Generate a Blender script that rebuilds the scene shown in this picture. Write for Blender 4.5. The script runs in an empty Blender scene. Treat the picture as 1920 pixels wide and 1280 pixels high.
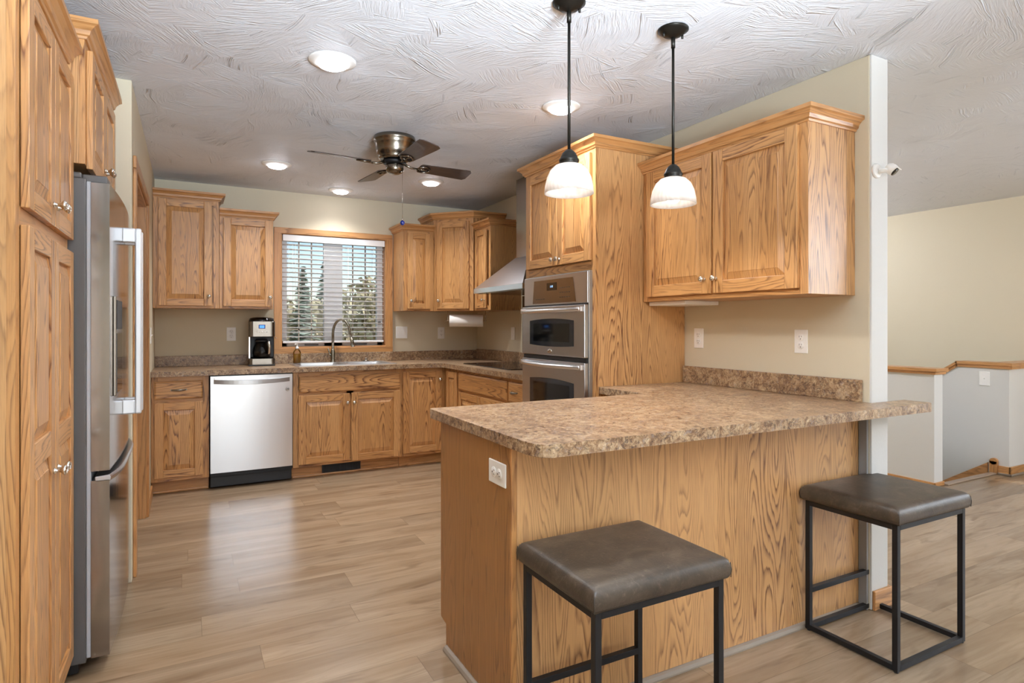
import bpy, bmesh, math, random
from math import sin, cos, pi, radians, sqrt, atan2
from mathutils import Vector, Matrix
from mathutils.geometry import tessellate_polygon

random.seed(7)
C = bpy.context.scene.collection
SC = bpy.context.scene

# ------------------------------------------------------------------ camera, world, light, exposure
cam_d = bpy.data.cameras.new('camera')
cam = bpy.data.objects.new('camera', cam_d)
C.objects.link(cam)
cam.location = (0.0, 0.0, 1.25)
cam.rotation_euler = (radians(90), 0, radians(-28.168))
cam_d.sensor_width = 36.0
cam_d.lens = 36.0 * 1132.8 / 1920.0
cam_d.shift_y = -(640 - 609.6) / 1920.0
cam_d.clip_start = 0.05
cam_d.clip_end = 300
SC.camera = cam
SC.view_settings.view_transform = 'Standard'
SC.view_settings.look = 'None'
SC.view_settings.gamma = 1.0
SC.view_settings.exposure = 0.36
SC.view_settings.use_curve_mapping = False
SC.cycles.use_denoising = True
SC.cycles.max_bounces = 8
SC.cycles.diffuse_bounces = 5
SC.cycles.sample_clamp_indirect = 8.0
SC.cycles.caustics_reflective = False
SC.cycles.caustics_refractive = False

world = bpy.data.worlds.new('world')
SC.world = world
world.use_nodes = True
wn = world.node_tree
sky = wn.nodes.new('ShaderNodeTexSky')
sky.sky_type = 'NISHITA'
sky.sun_disc = False
sky.sun_elevation = radians(38)
sky.sun_rotation = radians(200)
sky.dust_density = 0.6
sky.air_density = 1.0
wn.links.new(sky.outputs[0], wn.nodes['Background'].inputs[0])
wn.nodes['Background'].inputs[1].default_value = 0.12

def light_area(name, loc, rot, sx, sy, power, col):
    l = bpy.data.lights.new(name, 'AREA')
    l.shape = 'RECTANGLE'; l.size = sx; l.size_y = sy; l.energy = power; l.color = col
    o = bpy.data.objects.new(name, l); C.objects.link(o)
    o.location = loc; o.rotation_euler = rot
    return o
sun_d = bpy.data.lights.new('sun', 'SUN'); sun_d.energy = 4.5; sun_d.angle = radians(1.5); sun_d.color = (1, .95, .88)
sun = bpy.data.objects.new('sun', sun_d); C.objects.link(sun); sun.rotation_euler = (radians(52), 0, radians(25))
# unseen area lights added as daylight fill, at assumed patio door and windows
DAY_FILL = (0.80, 0.90, 1.0)
light_area('daylight_patio', (0.35, -3.62, 1.10), (radians(90), 0, 0), 1.7, 2.0, 27, DAY_FILL)
light_area('daylight_rear', (3.6, -3.62, 1.45), (radians(90), 0, 0), 2.3, 1.35, 8, DAY_FILL)
light_area('daylight_side', (6.98, -0.8, 1.40), (radians(90), 0, radians(90)), 2.3, 1.5, 70, DAY_FILL)
# unseen fill light added near the camera, aimed up to brighten the ceiling
fl = light_area('bounced_flash', (0.60, -1.0, 1.45), (radians(180 - 46), 0, radians(-4)), 0.8, 0.8, 132, (0.74, 0.87, 1.0))
fl.data.spread = radians(88)

# ------------------------------------------------------------------ material helpers
def hexc(h):
    h = h.lstrip('#'); r = []
    for i in (0, 2, 4):
        c = int(h[i:i+2], 16) / 255
        r.append(c / 12.92 if c <= .04045 else ((c + .055) / 1.055) ** 2.4)
    return (r[0], r[1], r[2], 1)

class NT:
    def __init__(s, name):
        s.m = bpy.data.materials.new(name); s.m.use_nodes = True
        s.t = s.m.node_tree; s.b = s.t.nodes['Principled BSDF']; s.out = s.t.nodes['Material Output']
    def n(s, typ, **kw):
        x = s.t.nodes.new('ShaderNode' + typ)
        for k, v in kw.items(): setattr(x, k, v)
        return x
    def l(s, a, b): s.t.links.new(a, b)
    def math(s, op, a, b=None, c=None):
        x = s.n('Math', operation=op)
        for i, v in enumerate((a, b, c)):
            if v is None: continue
            if isinstance(v, (int, float)): x.inputs[i].default_value = v
            else: s.l(v, x.inputs[i])
        return x.outputs[0]
    def noise(s, vec, scale=1, detail=2, rough=.5, dist=0, out=0):
        x = s.n('TexNoise'); x.inputs['Scale'].default_value = scale; x.inputs['Detail'].default_value = detail
        x.inputs['Roughness'].default_value = rough; x.inputs['Distortion'].default_value = dist
        if vec is not None: s.l(vec, x.inputs['Vector'])
        return x.outputs[out]
    def ramp(s, fac, stops, interp='LINEAR'):
        x = s.n('ValToRGB'); x.color_ramp.interpolation = interp
        e = x.color_ramp.elements
        while len(e) < len(stops): e.new(.5)
        for i, (p, c) in enumerate(stops):
            e[i].position = p
            e[i].color = c if len(c) == 4 else (*c, 1)
        s.l(fac, x.inputs[0]); return x.outputs[0]
    def mapping(s, vec, scale=(1, 1, 1), loc=(0, 0, 0), rot=(0, 0, 0)):
        x = s.n('Mapping'); x.inputs['Scale'].default_value = scale; x.inputs['Location'].default_value = loc
        x.inputs['Rotation'].default_value = rot
        s.l(vec, x.inputs['Vector']); return x.outputs[0]
    def mix(s, fac, a, b, mode='MIX'):
        x = s.n('Mix', data_type='RGBA', blend_type=mode)
        for i, v in ((0, fac), (6, a), (7, b)):
            if isinstance(v, (int, float)): x.inputs[i].default_value = v
            elif isinstance(v, tuple): x.inputs[i].default_value = v
            else: s.l(v, x.inputs[i])
        return x.outputs[2]
    def bump(s, h, strength=.3, dist=.01):
        x = s.n('Bump'); x.inputs['Strength'].default_value = strength; x.inputs['Distance'].default_value = dist
        s.l(h, x.inputs['Height']); s.l(x.outputs[0], s.b.inputs['Normal']); return x
    def set(s, **kw):
        for k, v in kw.items():
            i = s.b.inputs[k.replace('_', ' ')]
            if isinstance(v, (int, float, tuple)): i.default_value = v
            else: s.l(v, i)
        return s

def plain(name, col, rough=.5, metal=0, **kw):
    t = NT(name); t.set(Base_Color=hexc(col), Roughness=rough, Metallic=metal)
    t.set(**kw); return t.m

def oak(name, light, mid, dark, freq=20, contrast=1.0, rough=.38, stretch=.72, across=9.0, coat=.22):
    """Oak: contour lines of a stretched noise give the cathedral grain; fine pores on top."""
    t = NT(name)
    uv = t.n('UVMap').outputs[0]
    base = t.noise(t.mapping(uv, (across, stretch, 1)), 1, 1.5, .45)
    wob = t.noise(t.mapping(uv, (95, 9, 1)), 1, 2, .6)
    v = t.math('ADD', t.math('MULTIPLY', base, freq), t.math('MULTIPLY', wob, .45))
    fr = t.math('FRACT', v)
    line = t.ramp(fr, [(0, (0, 0, 0)), (.45, (.06,) * 3), (.72, (.55,) * 3), (.86, (1, 1, 1)), (1, (.05,) * 3)])
    brk = t.noise(t.mapping(uv, (90, 7, 1)), 1, 2, .6)
    line = t.math('MULTIPLY', line, t.ramp(brk, [(.36, (.45,) * 3), (.55, (1, 1, 1))]))
    # lines fade in and out between straight and figured boards
    amt = t.noise(t.mapping(uv, (2.2, .5, 1)), 1, 1, .5)
    amt = t.ramp(amt, [(.30, (.25,) * 3), (.62, (1, 1, 1))])
    pore = t.noise(t.mapping(uv, (420, 9, 1)), 1, 2, .6)
    pore = t.ramp(pore, [(.50, (0, 0, 0)), (.72, (1, 1, 1))])
    brd = t.noise(t.mapping(uv, (.13, .05, 1)), 1, 0, .5)
    tone = t.mix(t.ramp(brd, [(.3, (0, 0, 0)), (.7, (1, 1, 1))]), hexc(light), hexc(mid))
    soft = t.noise(t.mapping(uv, (14, .8, 1)), 1, 2, .5)
    tone = t.mix(t.math('MULTIPLY', soft, .35), tone, hexc(mid))
    f = t.math('MULTIPLY', t.math('MULTIPLY', line, amt), .90 * contrast)
    c = t.mix(f, tone, hexc(dark))
    c = t.mix(t.math('MULTIPLY', pore, .22 * contrast), c, hexc(dark))
    t.set(Base_Color=c, Roughness=rough, Coat_Weight=coat, Coat_Roughness=.28)
    h = t.math('ADD', t.math('MULTIPLY', pore, -.5), t.math('MULTIPLY', line, -.4))
    t.bump(h, .12, .002)
    return t.m

OAK = oak('oak', '#D29E65', '#C48E55', '#6B3D1C', freq=27, contrast=1.25)
OAKB = oak('oak_big_veneer', '#D2A16C', '#C89761', '#6C4020', freq=34, contrast=1.3, across=7.0, stretch=.66)
OAKP = oak('oak_end_veneer', '#A87641', '#9B6A39', '#55300F', freq=30, contrast=1.2, across=8.0, stretch=.66)  # peninsula end: its shade is put into this darker oak colour
OAKT = oak('oak_trim', '#CC965F', '#BC864E', '#7B4D26', freq=16)
OAKD = oak('oak_dark_interior', '#8A5A30', '#7A4E28', '#55341A')

def wall_mat(name, col, bump=.12):
    t = NT(name)
    co = t.n('TexCoord').outputs['Object']
    a = t.noise(co, 90, 3, .6); b = t.noise(co, 22, 2, .5)
    t.set(Base_Color=hexc(col), Roughness=.72)
    t.bump(t.math('ADD', a, t.math('MULTIPLY', b, .8)), bump, .004)
    return t.m
WALL = wall_mat('beige_wall_paint', '#D4C8AE')
WALLW = wall_mat('pale_wall_paint', '#D6D4CE')

def ceiling_mat():
    t = NT('brushed_texture_ceiling')
    co = t.n('TexCoord').outputs['Object']
    warp = t.noise(co, 1.6, 2, .5, out=1)
    wv = t.n('VectorMath', operation='MULTIPLY_ADD'); t.l(warp, wv.inputs[0]); wv.inputs[1].default_value = (.22, .22, 0); t.l(co, wv.inputs[2])
    hs = []
    for sc_, off in ((3.6, 0), (4.8, 17.3)):
        mp = t.mapping(wv.outputs[0], loc=(off, off * .37, 0))
        vo = t.n('TexVoronoi'); vo.inputs['Scale'].default_value = sc_; t.l(mp, vo.inputs['Vector'])
        sep = t.n('SeparateColor'); t.l(vo.outputs['Color'], sep.inputs[0])
        ang = t.math('MULTIPLY', sep.outputs[0], 6.28)
        rot = t.n('VectorRotate', rotation_type='Z_AXIS'); t.l(mp, rot.inputs['Vector']); t.l(ang, rot.inputs['Angle'])
        st = t.noise(t.mapping(rot.outputs[0], (13, 125, 1)), 1, 3, .6, .25)
        st2 = t.noise(t.mapping(rot.outputs[0], (1.5, 42, 1)), 1, 1, .5)
        rid = t.ramp(st2, [(.66, (0, 0, 0)), (.70, (1, 1, 1)), (.74, (0, 0, 0))])
        hs.append(t.math('ADD', st, t.math('MULTIPLY', rid, .9)))
    sel = t.ramp(t.noise(co, 2.4, 2, .6), [(.44, (0, 0, 0)), (.56, (1, 1, 1))])
    mx = t.n('Mix', data_type='FLOAT'); t.l(sel, mx.inputs[0]); t.l(hs[0], mx.inputs[2]); t.l(hs[1], mx.inputs[3])
    fade = t.ramp(t.noise(co, 3.3, 2, .5), [(.32, (.35,) * 3), (.6, (1, 1, 1))])
    h = t.math('MULTIPLY', mx.outputs[0], fade)
    t.set(Base_Color=hexc('#E0E2E6'), Roughness=.6)
    t.bump(h, .75, .011)
    return t.m
CEIL = ceiling_mat()

def floor_mat():
    t = NT('laminate_plank_floor')
    co = t.n('TexCoord').outputs['Object']
    s = t.n('SeparateXYZ'); t.l(co, s.inputs[0])
    row = t.math('FLOOR', t.math('DIVIDE', s.outputs[1], .182))
    wn1 = t.n('TexWhiteNoise', noise_dimensions='1D'); t.l(row, wn1.inputs['W'])
    xs = t.math('ADD', s.outputs[0], t.math('MULTIPLY', wn1.outputs[0], 1.22))
    colm = t.math('FLOOR', t.math('DIVIDE', xs, 1.22))
    idv = t.math('ADD', t.math('MULTIPLY', row, 17.3), t.math('MULTIPLY', colm, 5.7))
    wn2 = t.n('TexWhiteNoise', noise_dimensions='1D'); t.l(idv, wn2.inputs['W'])
    cmb = t.n('CombineXYZ'); t.l(s.outputs[0], cmb.inputs[0]); t.l(s.outputs[1], cmb.inputs[1])
    t.l(t.math('MULTIPLY', wn2.outputs[0], 40), cmb.inputs[2])
    g1 = t.noise(t.mapping(cmb.outputs[0], (.9, 7.5, 1)), 1, 3, .55, .6)
    g2 = t.noise(t.mapping(cmb.outputs[0], (3, 60, 1)), 1, 3, .6)
    g3 = t.noise(t.mapping(cmb.outputs[0], (2.6, 13, 1)), 1, 2, .5, 1.0)
    rng = t.math('FRACT', t.math('MULTIPLY', g1, 11))
    rl = t.ramp(rng, [(0, (0, 0, 0)), (.55, (.15,) * 3), (.85, (1, 1, 1)), (1, (0, 0, 0))])
    c = t.mix(t.ramp(g1, [(.30, (0, 0, 0)), (.68, (1, 1, 1))]), hexc('#AE967A'), hexc('#8C7358'))
    c = t.mix(t.math('MULTIPLY', rl, .22), c, hexc('#7C6147'))
    c = t.mix(t.math('MULTIPLY', t.ramp(g3, [(.58, (0, 0, 0)), (.74, (1, 1, 1))]), .65), c, hexc('#6B543C'))
    c = t.mix(t.math('MULTIPLY', t.ramp(g2, [(.42, (0, 0, 0)), (.72, (1, 1, 1))]), .30), c, hexc('#7F6548'))
    tint = t.ramp(wn2.outputs[0], [(0, (.84, .84, .85)), (1, (1.05, 1.04, 1.03))])
    c = t.mix(1.0, c, tint, 'MULTIPLY')
    fy = t.math('FRACT', t.math('DIVIDE', s.outputs[1], .182)); fx = t.math('FRACT', t.math('DIVIDE', xs, 1.22))
    sy = t.math('LESS_THAN', t.math('MINIMUM', fy, t.math('SUBTRACT', 1, fy)), .006)
    sx = t.math('LESS_THAN', t.math('MINIMUM', fx, t.math('SUBTRACT', 1, fx)), .0009)
    seam = t.math('MAXIMUM', sx, sy)
    c = t.mix(t.math('MULTIPLY', seam, .45), c, hexc('#4A3826'))
    t.set(Base_Color=c, Roughness=t.math('ADD', .17, t.math('MULTIPLY', g2, .12)), Specular_IOR_Level=.5)
    t.bump(t.math('SUBTRACT', t.math('MULTIPLY', g2, .25), seam), .10, .002)
    return t.m
FLOOR = floor_mat()

def counter_mat():
    t = NT('mottled_granite_laminate')
    co = t.n('TexCoord').outputs['Object']
    big = t.noise(co, 5.5, 4, .65, .6)
    a = t.noise(co, 27, 5, .68, 1.0)
    b = t.noise(t.mapping(co, loc=(3, 7, 1)), 88, 4, .65, 1.0)
    c = t.ramp(a, [(.32, hexc('#4E3626')), (.43, hexc('#806044')), (.51, hexc('#AA8864')), (.60, hexc('#CDB38F')), (.74, hexc('#A07C5A'))])
    sp = t.ramp(b, [(.33, hexc('#2F221C')), (.45, hexc('#7A5A42')), (.56, hexc('#B5946F')), (.68, hexc('#DDCBB0'))])
    c = t.mix(.42, c, sp)
    d = t.noise(t.mapping(co, loc=(1, 5, 9)), 50, 4, .7, 1.5)
    dk = t.math('MULTIPLY', t.ramp(d, [(.53, (0, 0, 0)), (.60, (1, 1, 1))]), t.ramp(big, [(.40, (.30,) * 3), (.60, (1, 1, 1))]))
    c = t.mix(t.math('MULTIPLY', dk, .88), c, hexc('#2E2526'))
    g = t.noise(t.mapping(co, loc=(9, 3, 5)), 34, 3, .6, 1)
    c = t.mix(t.ramp(g, [(.58, (0, 0, 0)), (.68, (.5,) * 3)]), c, hexc('#9A8F8C'))
    c = t.mix(t.ramp(big, [(.42, (0, 0, 0)), (.66, (.38,) * 3)]), c, hexc('#7D5F46'))
    t.set(Base_Color=c, Roughness=t.math('ADD', .20, t.math('MULTIPLY', b, .22)), Specular_IOR_Level=.5)
    t.bump(b, .05, .001)
    return t.m
COUNTER = counter_mat()

def steel(name, col, rough=.27, axis='z', aniso=.0, br=.12):
    t = NT(name); co = t.n('TexCoord').outputs['Object']
    sc_ = {'z': (300, 300, 3), 'x': (3, 300, 300), 'y': (300, 3, 300)}[axis]
    g = t.noise(t.mapping(co, sc_), 1, 3, .6)
    big = t.noise(t.mapping(co, (3.5, 3.5, .6)), 1, 1, .5)
    t.set(Base_Color=hexc(col), Metallic=1.0, Roughness=t.math('ADD', rough, t.math('MULTIPLY', g, .02)))
    t.bump(big, .10, .012)
    return t.m
STEEL = steel('brushed_stainless', '#EDEEF0')
STEELX = steel('brushed_stainless_horizontal', '#C6C6C8', .27, 'y')
STEELD = steel('dark_brushed_stainless', '#9A928A', .20, 'y')
FRIDGEF = steel('polished_stainless_door', '#A8A4A0', .13, 'z')
CHROME = plain('satin_nickel', '#DCD6CC', .16, 1)
NICKELD = plain('antique_nickel', '#8F8578', .28, 1)
PEWTER = plain('brushed_pewter', '#8D8677', .26, 1)
HANDLE = plain('pale_satin_aluminium', '#E4E5E8', .32, .55)
FSIDE = plain('grey_appliance_paint', '#5E5A57', .45, .15)
BLACK = plain('black_plastic', '#17181A', .42)
BLKGL = plain('black_glass', '#0B0C0D', .06, Specular_IOR_Level=.7)
OVENGL = plain('oven_door_glass', '#23262B', .10, Specular_IOR_Level=.8)
BRONZE = plain('dark_bronze', '#2B2823', .38, .75)
BLKMET = plain('black_powder_coat', '#141518', .45, .2)
WHITE = plain('white_plastic', '#F6F4EF', .38)
WHITEV = plain('white_vinyl', '#F2F3F4', .45)
SLOT = plain('outlet_slot_dark', '#3A332C', .6)
PAPER = plain('paper_towel', '#EFE9E1', .9)
BLIND = plain('white_blind_slat', '#F0EEEC', .45)
GASKET = plain('door_gasket', '#B8BCC2', .5)
TILEW = plain('shoe_moulding_greige', '#8F8070', .45)

def leather():
    t = NT('distressed_brown_leather'); co = t.n('TexCoord').outputs['Object']
    a = t.noise(co, 9, 5, .65, .8); b = t.noise(co, 160, 3, .6); d = t.noise(co, 38, 4, .7, 1.5)
    c = t.ramp(a, [(.34, hexc('#31281F')), (.52, hexc('#43372B')), (.70, hexc('#574A3C'))])
    c = t.mix(t.math('MULTIPLY', t.ramp(d, [(.56, (0, 0, 0)), (.70, (1, 1, 1))]), .3), c, hexc('#806F5D'))
    t.set(Base_Color=c, Roughness=.42, Specular_IOR_Level=.5); t.bump(t.math('ADD', b, t.math('MULTIPLY', a, .8)), .22, .003)
    return t.m
LEATHER = leather()

def fanblade():
    t = NT('dark_walnut_blade'); co = t.n('TexCoord').outputs['Object']
    g = t.noise(t.mapping(co, (4, 60, 4)), 1, 3, .6)
    t.set(Base_Color=t.ramp(g, [(.3, hexc('#2B1F1B')), (.7, hexc('#46352E'))]), Roughness=.34, Coat_Weight=.3)
    return t.m
BLADE = fanblade()

def emis(name, col, s):
    t = NT(name); t.set(Base_Color=hexc(col), Emission_Color=hexc(col), Emission_Strength=s); return t.m
LENS = emis('lit_lens', '#F6F6FF', 22)
BULB = emis('lit_bulb', '#FBF6F2', 9)
LCD = emis('blue_lcd', '#4E8FE8', .9)
LCDW = emis('display_digits', '#9CCBFF', 1.2)

def shade_mat():
    t = NT('alabaster_glass'); co = t.n('TexCoord').outputs['Object']
    g = t.noise(co, 9, 3, .5, 2.2)
    col = t.ramp(g, [(.36, hexc('#E6DFD8')), (.52, hexc('#F0EBE6')), (.66, hexc('#E2DAD2'))])
    tr = t.n('BsdfTranslucent'); t.l(col, tr.inputs[0])
    t.set(Base_Color=col, Roughness=.18)
    mx = t.n('MixShader'); mx.inputs[0].default_value = .55
    t.l(t.b.outputs[0], mx.inputs[1]); t.l(tr.outputs[0], mx.inputs[2]); t.l(mx.outputs[0], t.out.inputs[0])
    return t.m
SHADE = shade_mat()

def glass_mat(name, tint=(1, 1, 1, 1), gl=.08):
    t = NT(name)
    tp = t.n('BsdfTransparent'); tp.inputs[0].default_value = tint
    gs = t.n('BsdfGlossy'); gs.inputs['Roughness'].default_value = .02
    fr = t.n('Fresnel'); fr.inputs[0].default_value = 1.45
    mx = t.n('MixShader'); t.l(fr.outputs[0], mx.inputs[0]); t.l(tp.outputs[0], mx.inputs[1]); t.l(gs.outputs[0], mx.inputs[2])
    t.l(mx.outputs[0], t.out.inputs[0]); return t.m
GLASS = glass_mat('window_glass', (.96, .98, 1, 1))
CARAFE = glass_mat('carafe_glass', (.35, .33, .32, 1))
BOTTLE = glass_mat('bottle_plastic', (.98, .98, .98, 1))
def soap():
    t = NT('amber_soap'); tr = t.n('BsdfTranslucent'); tr.inputs[0].default_value = hexc('#F2C25A'); t.set(Base_Color=hexc('#F0C460'), Roughness=.15)
    mx = t.n('MixShader'); mx.inputs[0].default_value = .6; t.l(t.b.outputs[0], mx.inputs[1]); t.l(tr.outputs[0], mx.inputs[2]); t.l(mx.outputs[0], t.out.inputs[0]); return t.m
SOAP = soap()
BLUEG = plain('cobalt_glass', '#16308F', .08, Specular_IOR_Level=.9)

# ------------------------------------------------------------------ mesh builder
class MB:
    def __init__(s, world_uv=False): s.v = []; s.f = []; s.uv = []; s.sm = []; s.wuv = world_uv
    def off(s): return (0, 0) if s.wuv else (random.uniform(0, 400), random.uniform(0, 400))
    def face(s, idx, pts, g, off, smooth=False):
        n = Vector((0, 0, 0))
        for i in range(len(pts)):
            a, b = pts[i], pts[(i + 1) % len(pts)]
            n += Vector(a).cross(Vector(b))
        n = [abs(c) for c in n]; ax = n.index(max(n)); gi = 'xyz'.index(g)
        if ax == gi:
            o = [i for i in range(3) if i != ax]; ua, va = o; vs = .15
        else:
            ua = 3 - ax - gi; va = gi; vs = 1
        s.f.append(idx); s.uv.append([(p[ua] + off[0], p[va] * vs + off[1]) for p in pts]); s.sm.append(smooth)
    def quadpts(s, pts, g='z', off=None, smooth=False):
        b = len(s.v); s.v += [tuple(p) for p in pts]; s.face(list(range(b, b + len(pts))), pts, g, off or s.off(), smooth)
    def box(s, x0, y0, z0, x1, y1, z1, g='z', off=None):
        x0, x1 = min(x0, x1), max(x0, x1); y0, y1 = min(y0, y1), max(y0, y1); z0, z1 = min(z0, z1), max(z0, z1)
        off = off or s.off(); b = len(s.v)
        P = [(x0, y0, z0), (x1, y0, z0), (x1, y1, z0), (x0, y1, z0), (x0, y0, z1), (x1, y0, z1), (x1, y1, z1), (x0, y1, z1)]
        s.v += P
        for q in ((0, 3, 2, 1), (4, 5, 6, 7), (0, 1, 5, 4), (1, 2, 6, 5), (2, 3, 7, 6), (3, 0, 4, 7)):
            s.face([b + i for i in q], [P[i] for i in q], g, off)
        return s
    def prism(s, poly, z0, z1, g='x', holes=(), off=None, smooth=False):
        """vertical prism over a counter-clockwise outline, with optional holes (clockwise)"""
        off = off or s.off(); b = len(s.v)
        loops = [poly] + list(holes); flat = [p for L in loops for p in L]; n = len(flat)
        s.v += [(p[0], p[1], z0) for p in flat] + [(p[0], p[1], z1) for p in flat]
        for t in tessellate_polygon([[Vector((p[0], p[1], 0)) for p in L] for L in loops]):
            a, c, d = [flat[i] for i in t]
            if (c[0] - a[0]) * (d[1] - a[1]) - (c[1] - a[1]) * (d[0] - a[0]) < 0: t = (t[0], t[2], t[1])
            s.face([b + n + i for i in t], [s.v[b + n + i] for i in t], g, off)
            s.face([b + i for i in reversed(t)], [s.v[b + i] for i in reversed(t)], g, off)
        k = 0
        for L in loops:
            m = len(L)
            for i in range(m):
                j = (i + 1) % m
                q = (b + k + i, b + k + j, b + n + k + j, b + n + k + i)
                s.face(list(q), [s.v[x] for x in q], g, off, smooth)
            k += m
        return s
    def lathe(s, prof, c=(0, 0, 0), axis='z', seg=24, smooth=True, caps=True):
        """profile [(r, h)] turned about an axis through c"""
        b = len(s.v); n = len(prof)
        for i in range(seg):
            a = 2 * pi * i / seg
            for r, h in prof:
                p = (r * cos(a), r * sin(a), h)
                if axis == 'y': p = (p[0], h, -p[1])
                if axis == 'x': p = (h, p[0], p[1])
                s.v.append((p[0] + c[0], p[1] + c[1], p[2] + c[2]))
        for i in range(seg):
            j = (i + 1) % seg
            for k in range(n - 1):
                q = [b + i * n + k, b + j * n + k, b + j * n + k + 1, b + i * n + k + 1]
                if prof[k][0] < 1e-6: q = [q[0], q[2], q[3]]
                elif prof[k + 1][0] < 1e-6: q = [q[0], q[1], q[2]]
                s.f.append(q); s.uv.append([(0, 0)] * len(q)); s.sm.append(smooth)
        if caps:
            for k in (0, n - 1):
                if prof[k][0] > 1e-6:
                    q = [b + i * n + k for i in range(seg)]
                    s.f.append(q if k else q[::-1]); s.uv.append([(0, 0)] * seg); s.sm.append(False)
        return s
    def tube(s, pts, r, seg=10, smooth=True):
        pts = [Vector(p) for p in pts]; b = len(s.v); n = len(pts)
        up = Vector((0, 0, 1)); prev = None
        rs = r if isinstance(r, (list, tuple)) else [r] * n
        for i, p in enumerate(pts):
            d = (pts[min(i + 1, n - 1)] - pts[max(i - 1, 0)]).normalized()
            if prev is None:
                a = d.cross(up)
                if a.length < 1e-3: a = d.cross(Vector((1, 0, 0)))
            else: a = prev - d * prev.dot(d)
            a.normalize(); prev = a; c2 = d.cross(a)
            for k in range(seg):
                t = 2 * pi * k / seg
                s.v.append(tuple(p + (a * cos(t) + c2 * sin(t)) * rs[i]))
        for i in range(n - 1):
            for k in range(seg):
                j = (k + 1) % seg
                s.f.append([b + i * seg + k, b + i * seg + j, b + (i + 1) * seg + j, b + (i + 1) * seg + k]); s.uv.append([(0, 0)] * 4); s.sm.append(smooth)
        s.f.append([b + k for k in range(seg)][::-1]); s.uv.append([(0, 0)] * seg); s.sm.append(False)
        s.f.append([b + (n - 1) * seg + k for k in range(seg)]); s.uv.append([(0, 0)] * seg); s.sm.append(False)
        return s
    def crown(s, path, z0, prof, side=1):
        """mitred moulding: profile (out, up) swept along an xy path; side=1 puts 'out' to the right of travel"""
        n = len(path); b = len(s.v); m = len(prof); off = s.off(); run = [0]
        for i in range(1, n): run.append(run[-1] + (Vector(path[i]) - Vector(path[i - 1])).length)
        dirs = [(Vector(path[i + 1]) - Vector(path[i])).normalized() for i in range(n - 1)]
        for i, p in enumerate(path):
            a = dirs[max(i - 1, 0)]; c2 = dirs[min(i, n - 2)]
            na = Vector((a.y, -a.x)) * side; nb = Vector((c2.y, -c2.x)) * side
            mv = (na + nb).normalized(); mv = mv / max(.2, mv.dot(na))
            for o, h in prof: s.v.append((p[0] + mv.x * o, p[1] + mv.y * o, z0 + h))
        for i in range(n - 1):
            for k in range(m):
                j = (k + 1) % m
                q = [b + i * m + k, b + i * m + j, b + (i + 1) * m + j, b + (i + 1) * m + k]
                s.f.append(q); s.sm.append(False)
                s.uv.append([(prof[k][1] + prof[k][0] + off[0], run[i] + off[1]), (prof[j][1] + prof[j][0] + off[0], run[i] + off[1]),
                             (prof[j][1] + prof[j][0] + off[0], run[i + 1] + off[1]), (prof[k][1] + prof[k][0] + off[0], run[i + 1] + off[1])])
        for i, rev in ((0, True), (n - 1, False)):
            q = [b + i * m + k for k in range(m)]
            s.f.append(q[::-1] if rev else q); s.uv.append([(off[0] + v_[0], off[1] + v_[1]) for v_ in (prof[::-1] if rev else prof)]); s.sm.append(False)
        return s
    def xf(s, M, start=0):
        for i in range(start, len(s.v)): s.v[i] = tuple(M @ Vector(s.v[i]))
        return s
    def build(s, name, mat, parent=None, bevel=0, seg=2, ang=30, fix=True):
        me = bpy.data.meshes.new(name); me.from_pydata(s.v, [], s.f)
        ul = me.uv_layers.new(name='UVMap'); i = 0
        for f in s.uv:
            for u in f: ul.data[i].uv = u; i += 1
        for p, q in zip(me.polygons, s.sm): p.use_smooth = q
        if fix:
            bm = bmesh.new(); bm.from_mesh(me); bmesh.ops.recalc_face_normals(bm, faces=bm.faces); bm.to_mesh(me); bm.free()
        me.materials.append(mat)
        o = bpy.data.objects.new(name, me); C.objects.link(o)
        if parent is not None: o.parent = parent
        if bevel:
            md = o.modifiers.new('edge', 'BEVEL'); md.width = bevel; md.segments = seg; md.limit_method = 'ANGLE'; md.angle_limit = radians(ang)
            md.harden_normals = False
        return o

def tag(o, label, cat=None, group=None):
    o['label'] = label
    if cat: o['category'] = cat
    if group: o['group'] = group
    return o
def thing(name, label, cat, loc=(0, 0, 0), rz=0, group=None):
    o = bpy.data.objects.new(name, None); C.objects.link(o); o.empty_display_size = .05
    o.location = loc; o.rotation_euler = (0, 0, radians(rz)); return tag(o, label, cat, group)
def struct(name, mb, mat, parent=None, **kw):
    o = mb.build(name, mat, parent, **kw)
    if parent is None: o['kind'] = 'structure'
    return o
def copy_tree(o, parent=None):
    c = o.copy(); C.objects.link(c)
    if parent is not None: c.parent = parent
    for ch in list(o.children): copy_tree(ch, c)
    return c

# ------------------------------------------------------------------ room shell
XR, YB, H = 2.64, 5.70, 2.44        # right kitchen wall, back wall, ceiling height
XL = -0.243                          # left wall past the fridge
m = MB(True)
m.box(-1.6, -3.6, -.10, 5.22, 5.9, 0).box(5.22, -3.6, -.10, 6.0, 2.575, 0).box(6.1, 2.575, -.10, 7.1, 5.9, 0).box(6.0, -3.6, -.10, 7.1, 2.575, 0)
struct('floor', m, FLOOR)
struct('ceiling', MB(True).box(-1.6, -3.6, H, 7.1, 5.9, H + .1), CEIL)
# back wall with the window opening
WX0, WX1, WZ0, WZ1 = .721, 1.681, 1.045, 2.075
m = MB(True).box(-1.6, YB, 0, WX0, YB + .16, H).box(WX1, YB, 0, 7.1, YB + .16, H).box(WX0, YB, 0, WX1, YB + .16, WZ0).box(WX0, YB, WZ1, WX1, YB + .16, H)
struct('wall_back', m, WALL)
struct('wall_right', MB(True).box(XR, 1.60, 0, 2.762, YB, H), WALL, bevel=.004)
struct('wall_right_end', MB(True).box(XR + .002, 1.592, 0, 2.764, 1.604, H), WALLW, bevel=.004)
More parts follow.
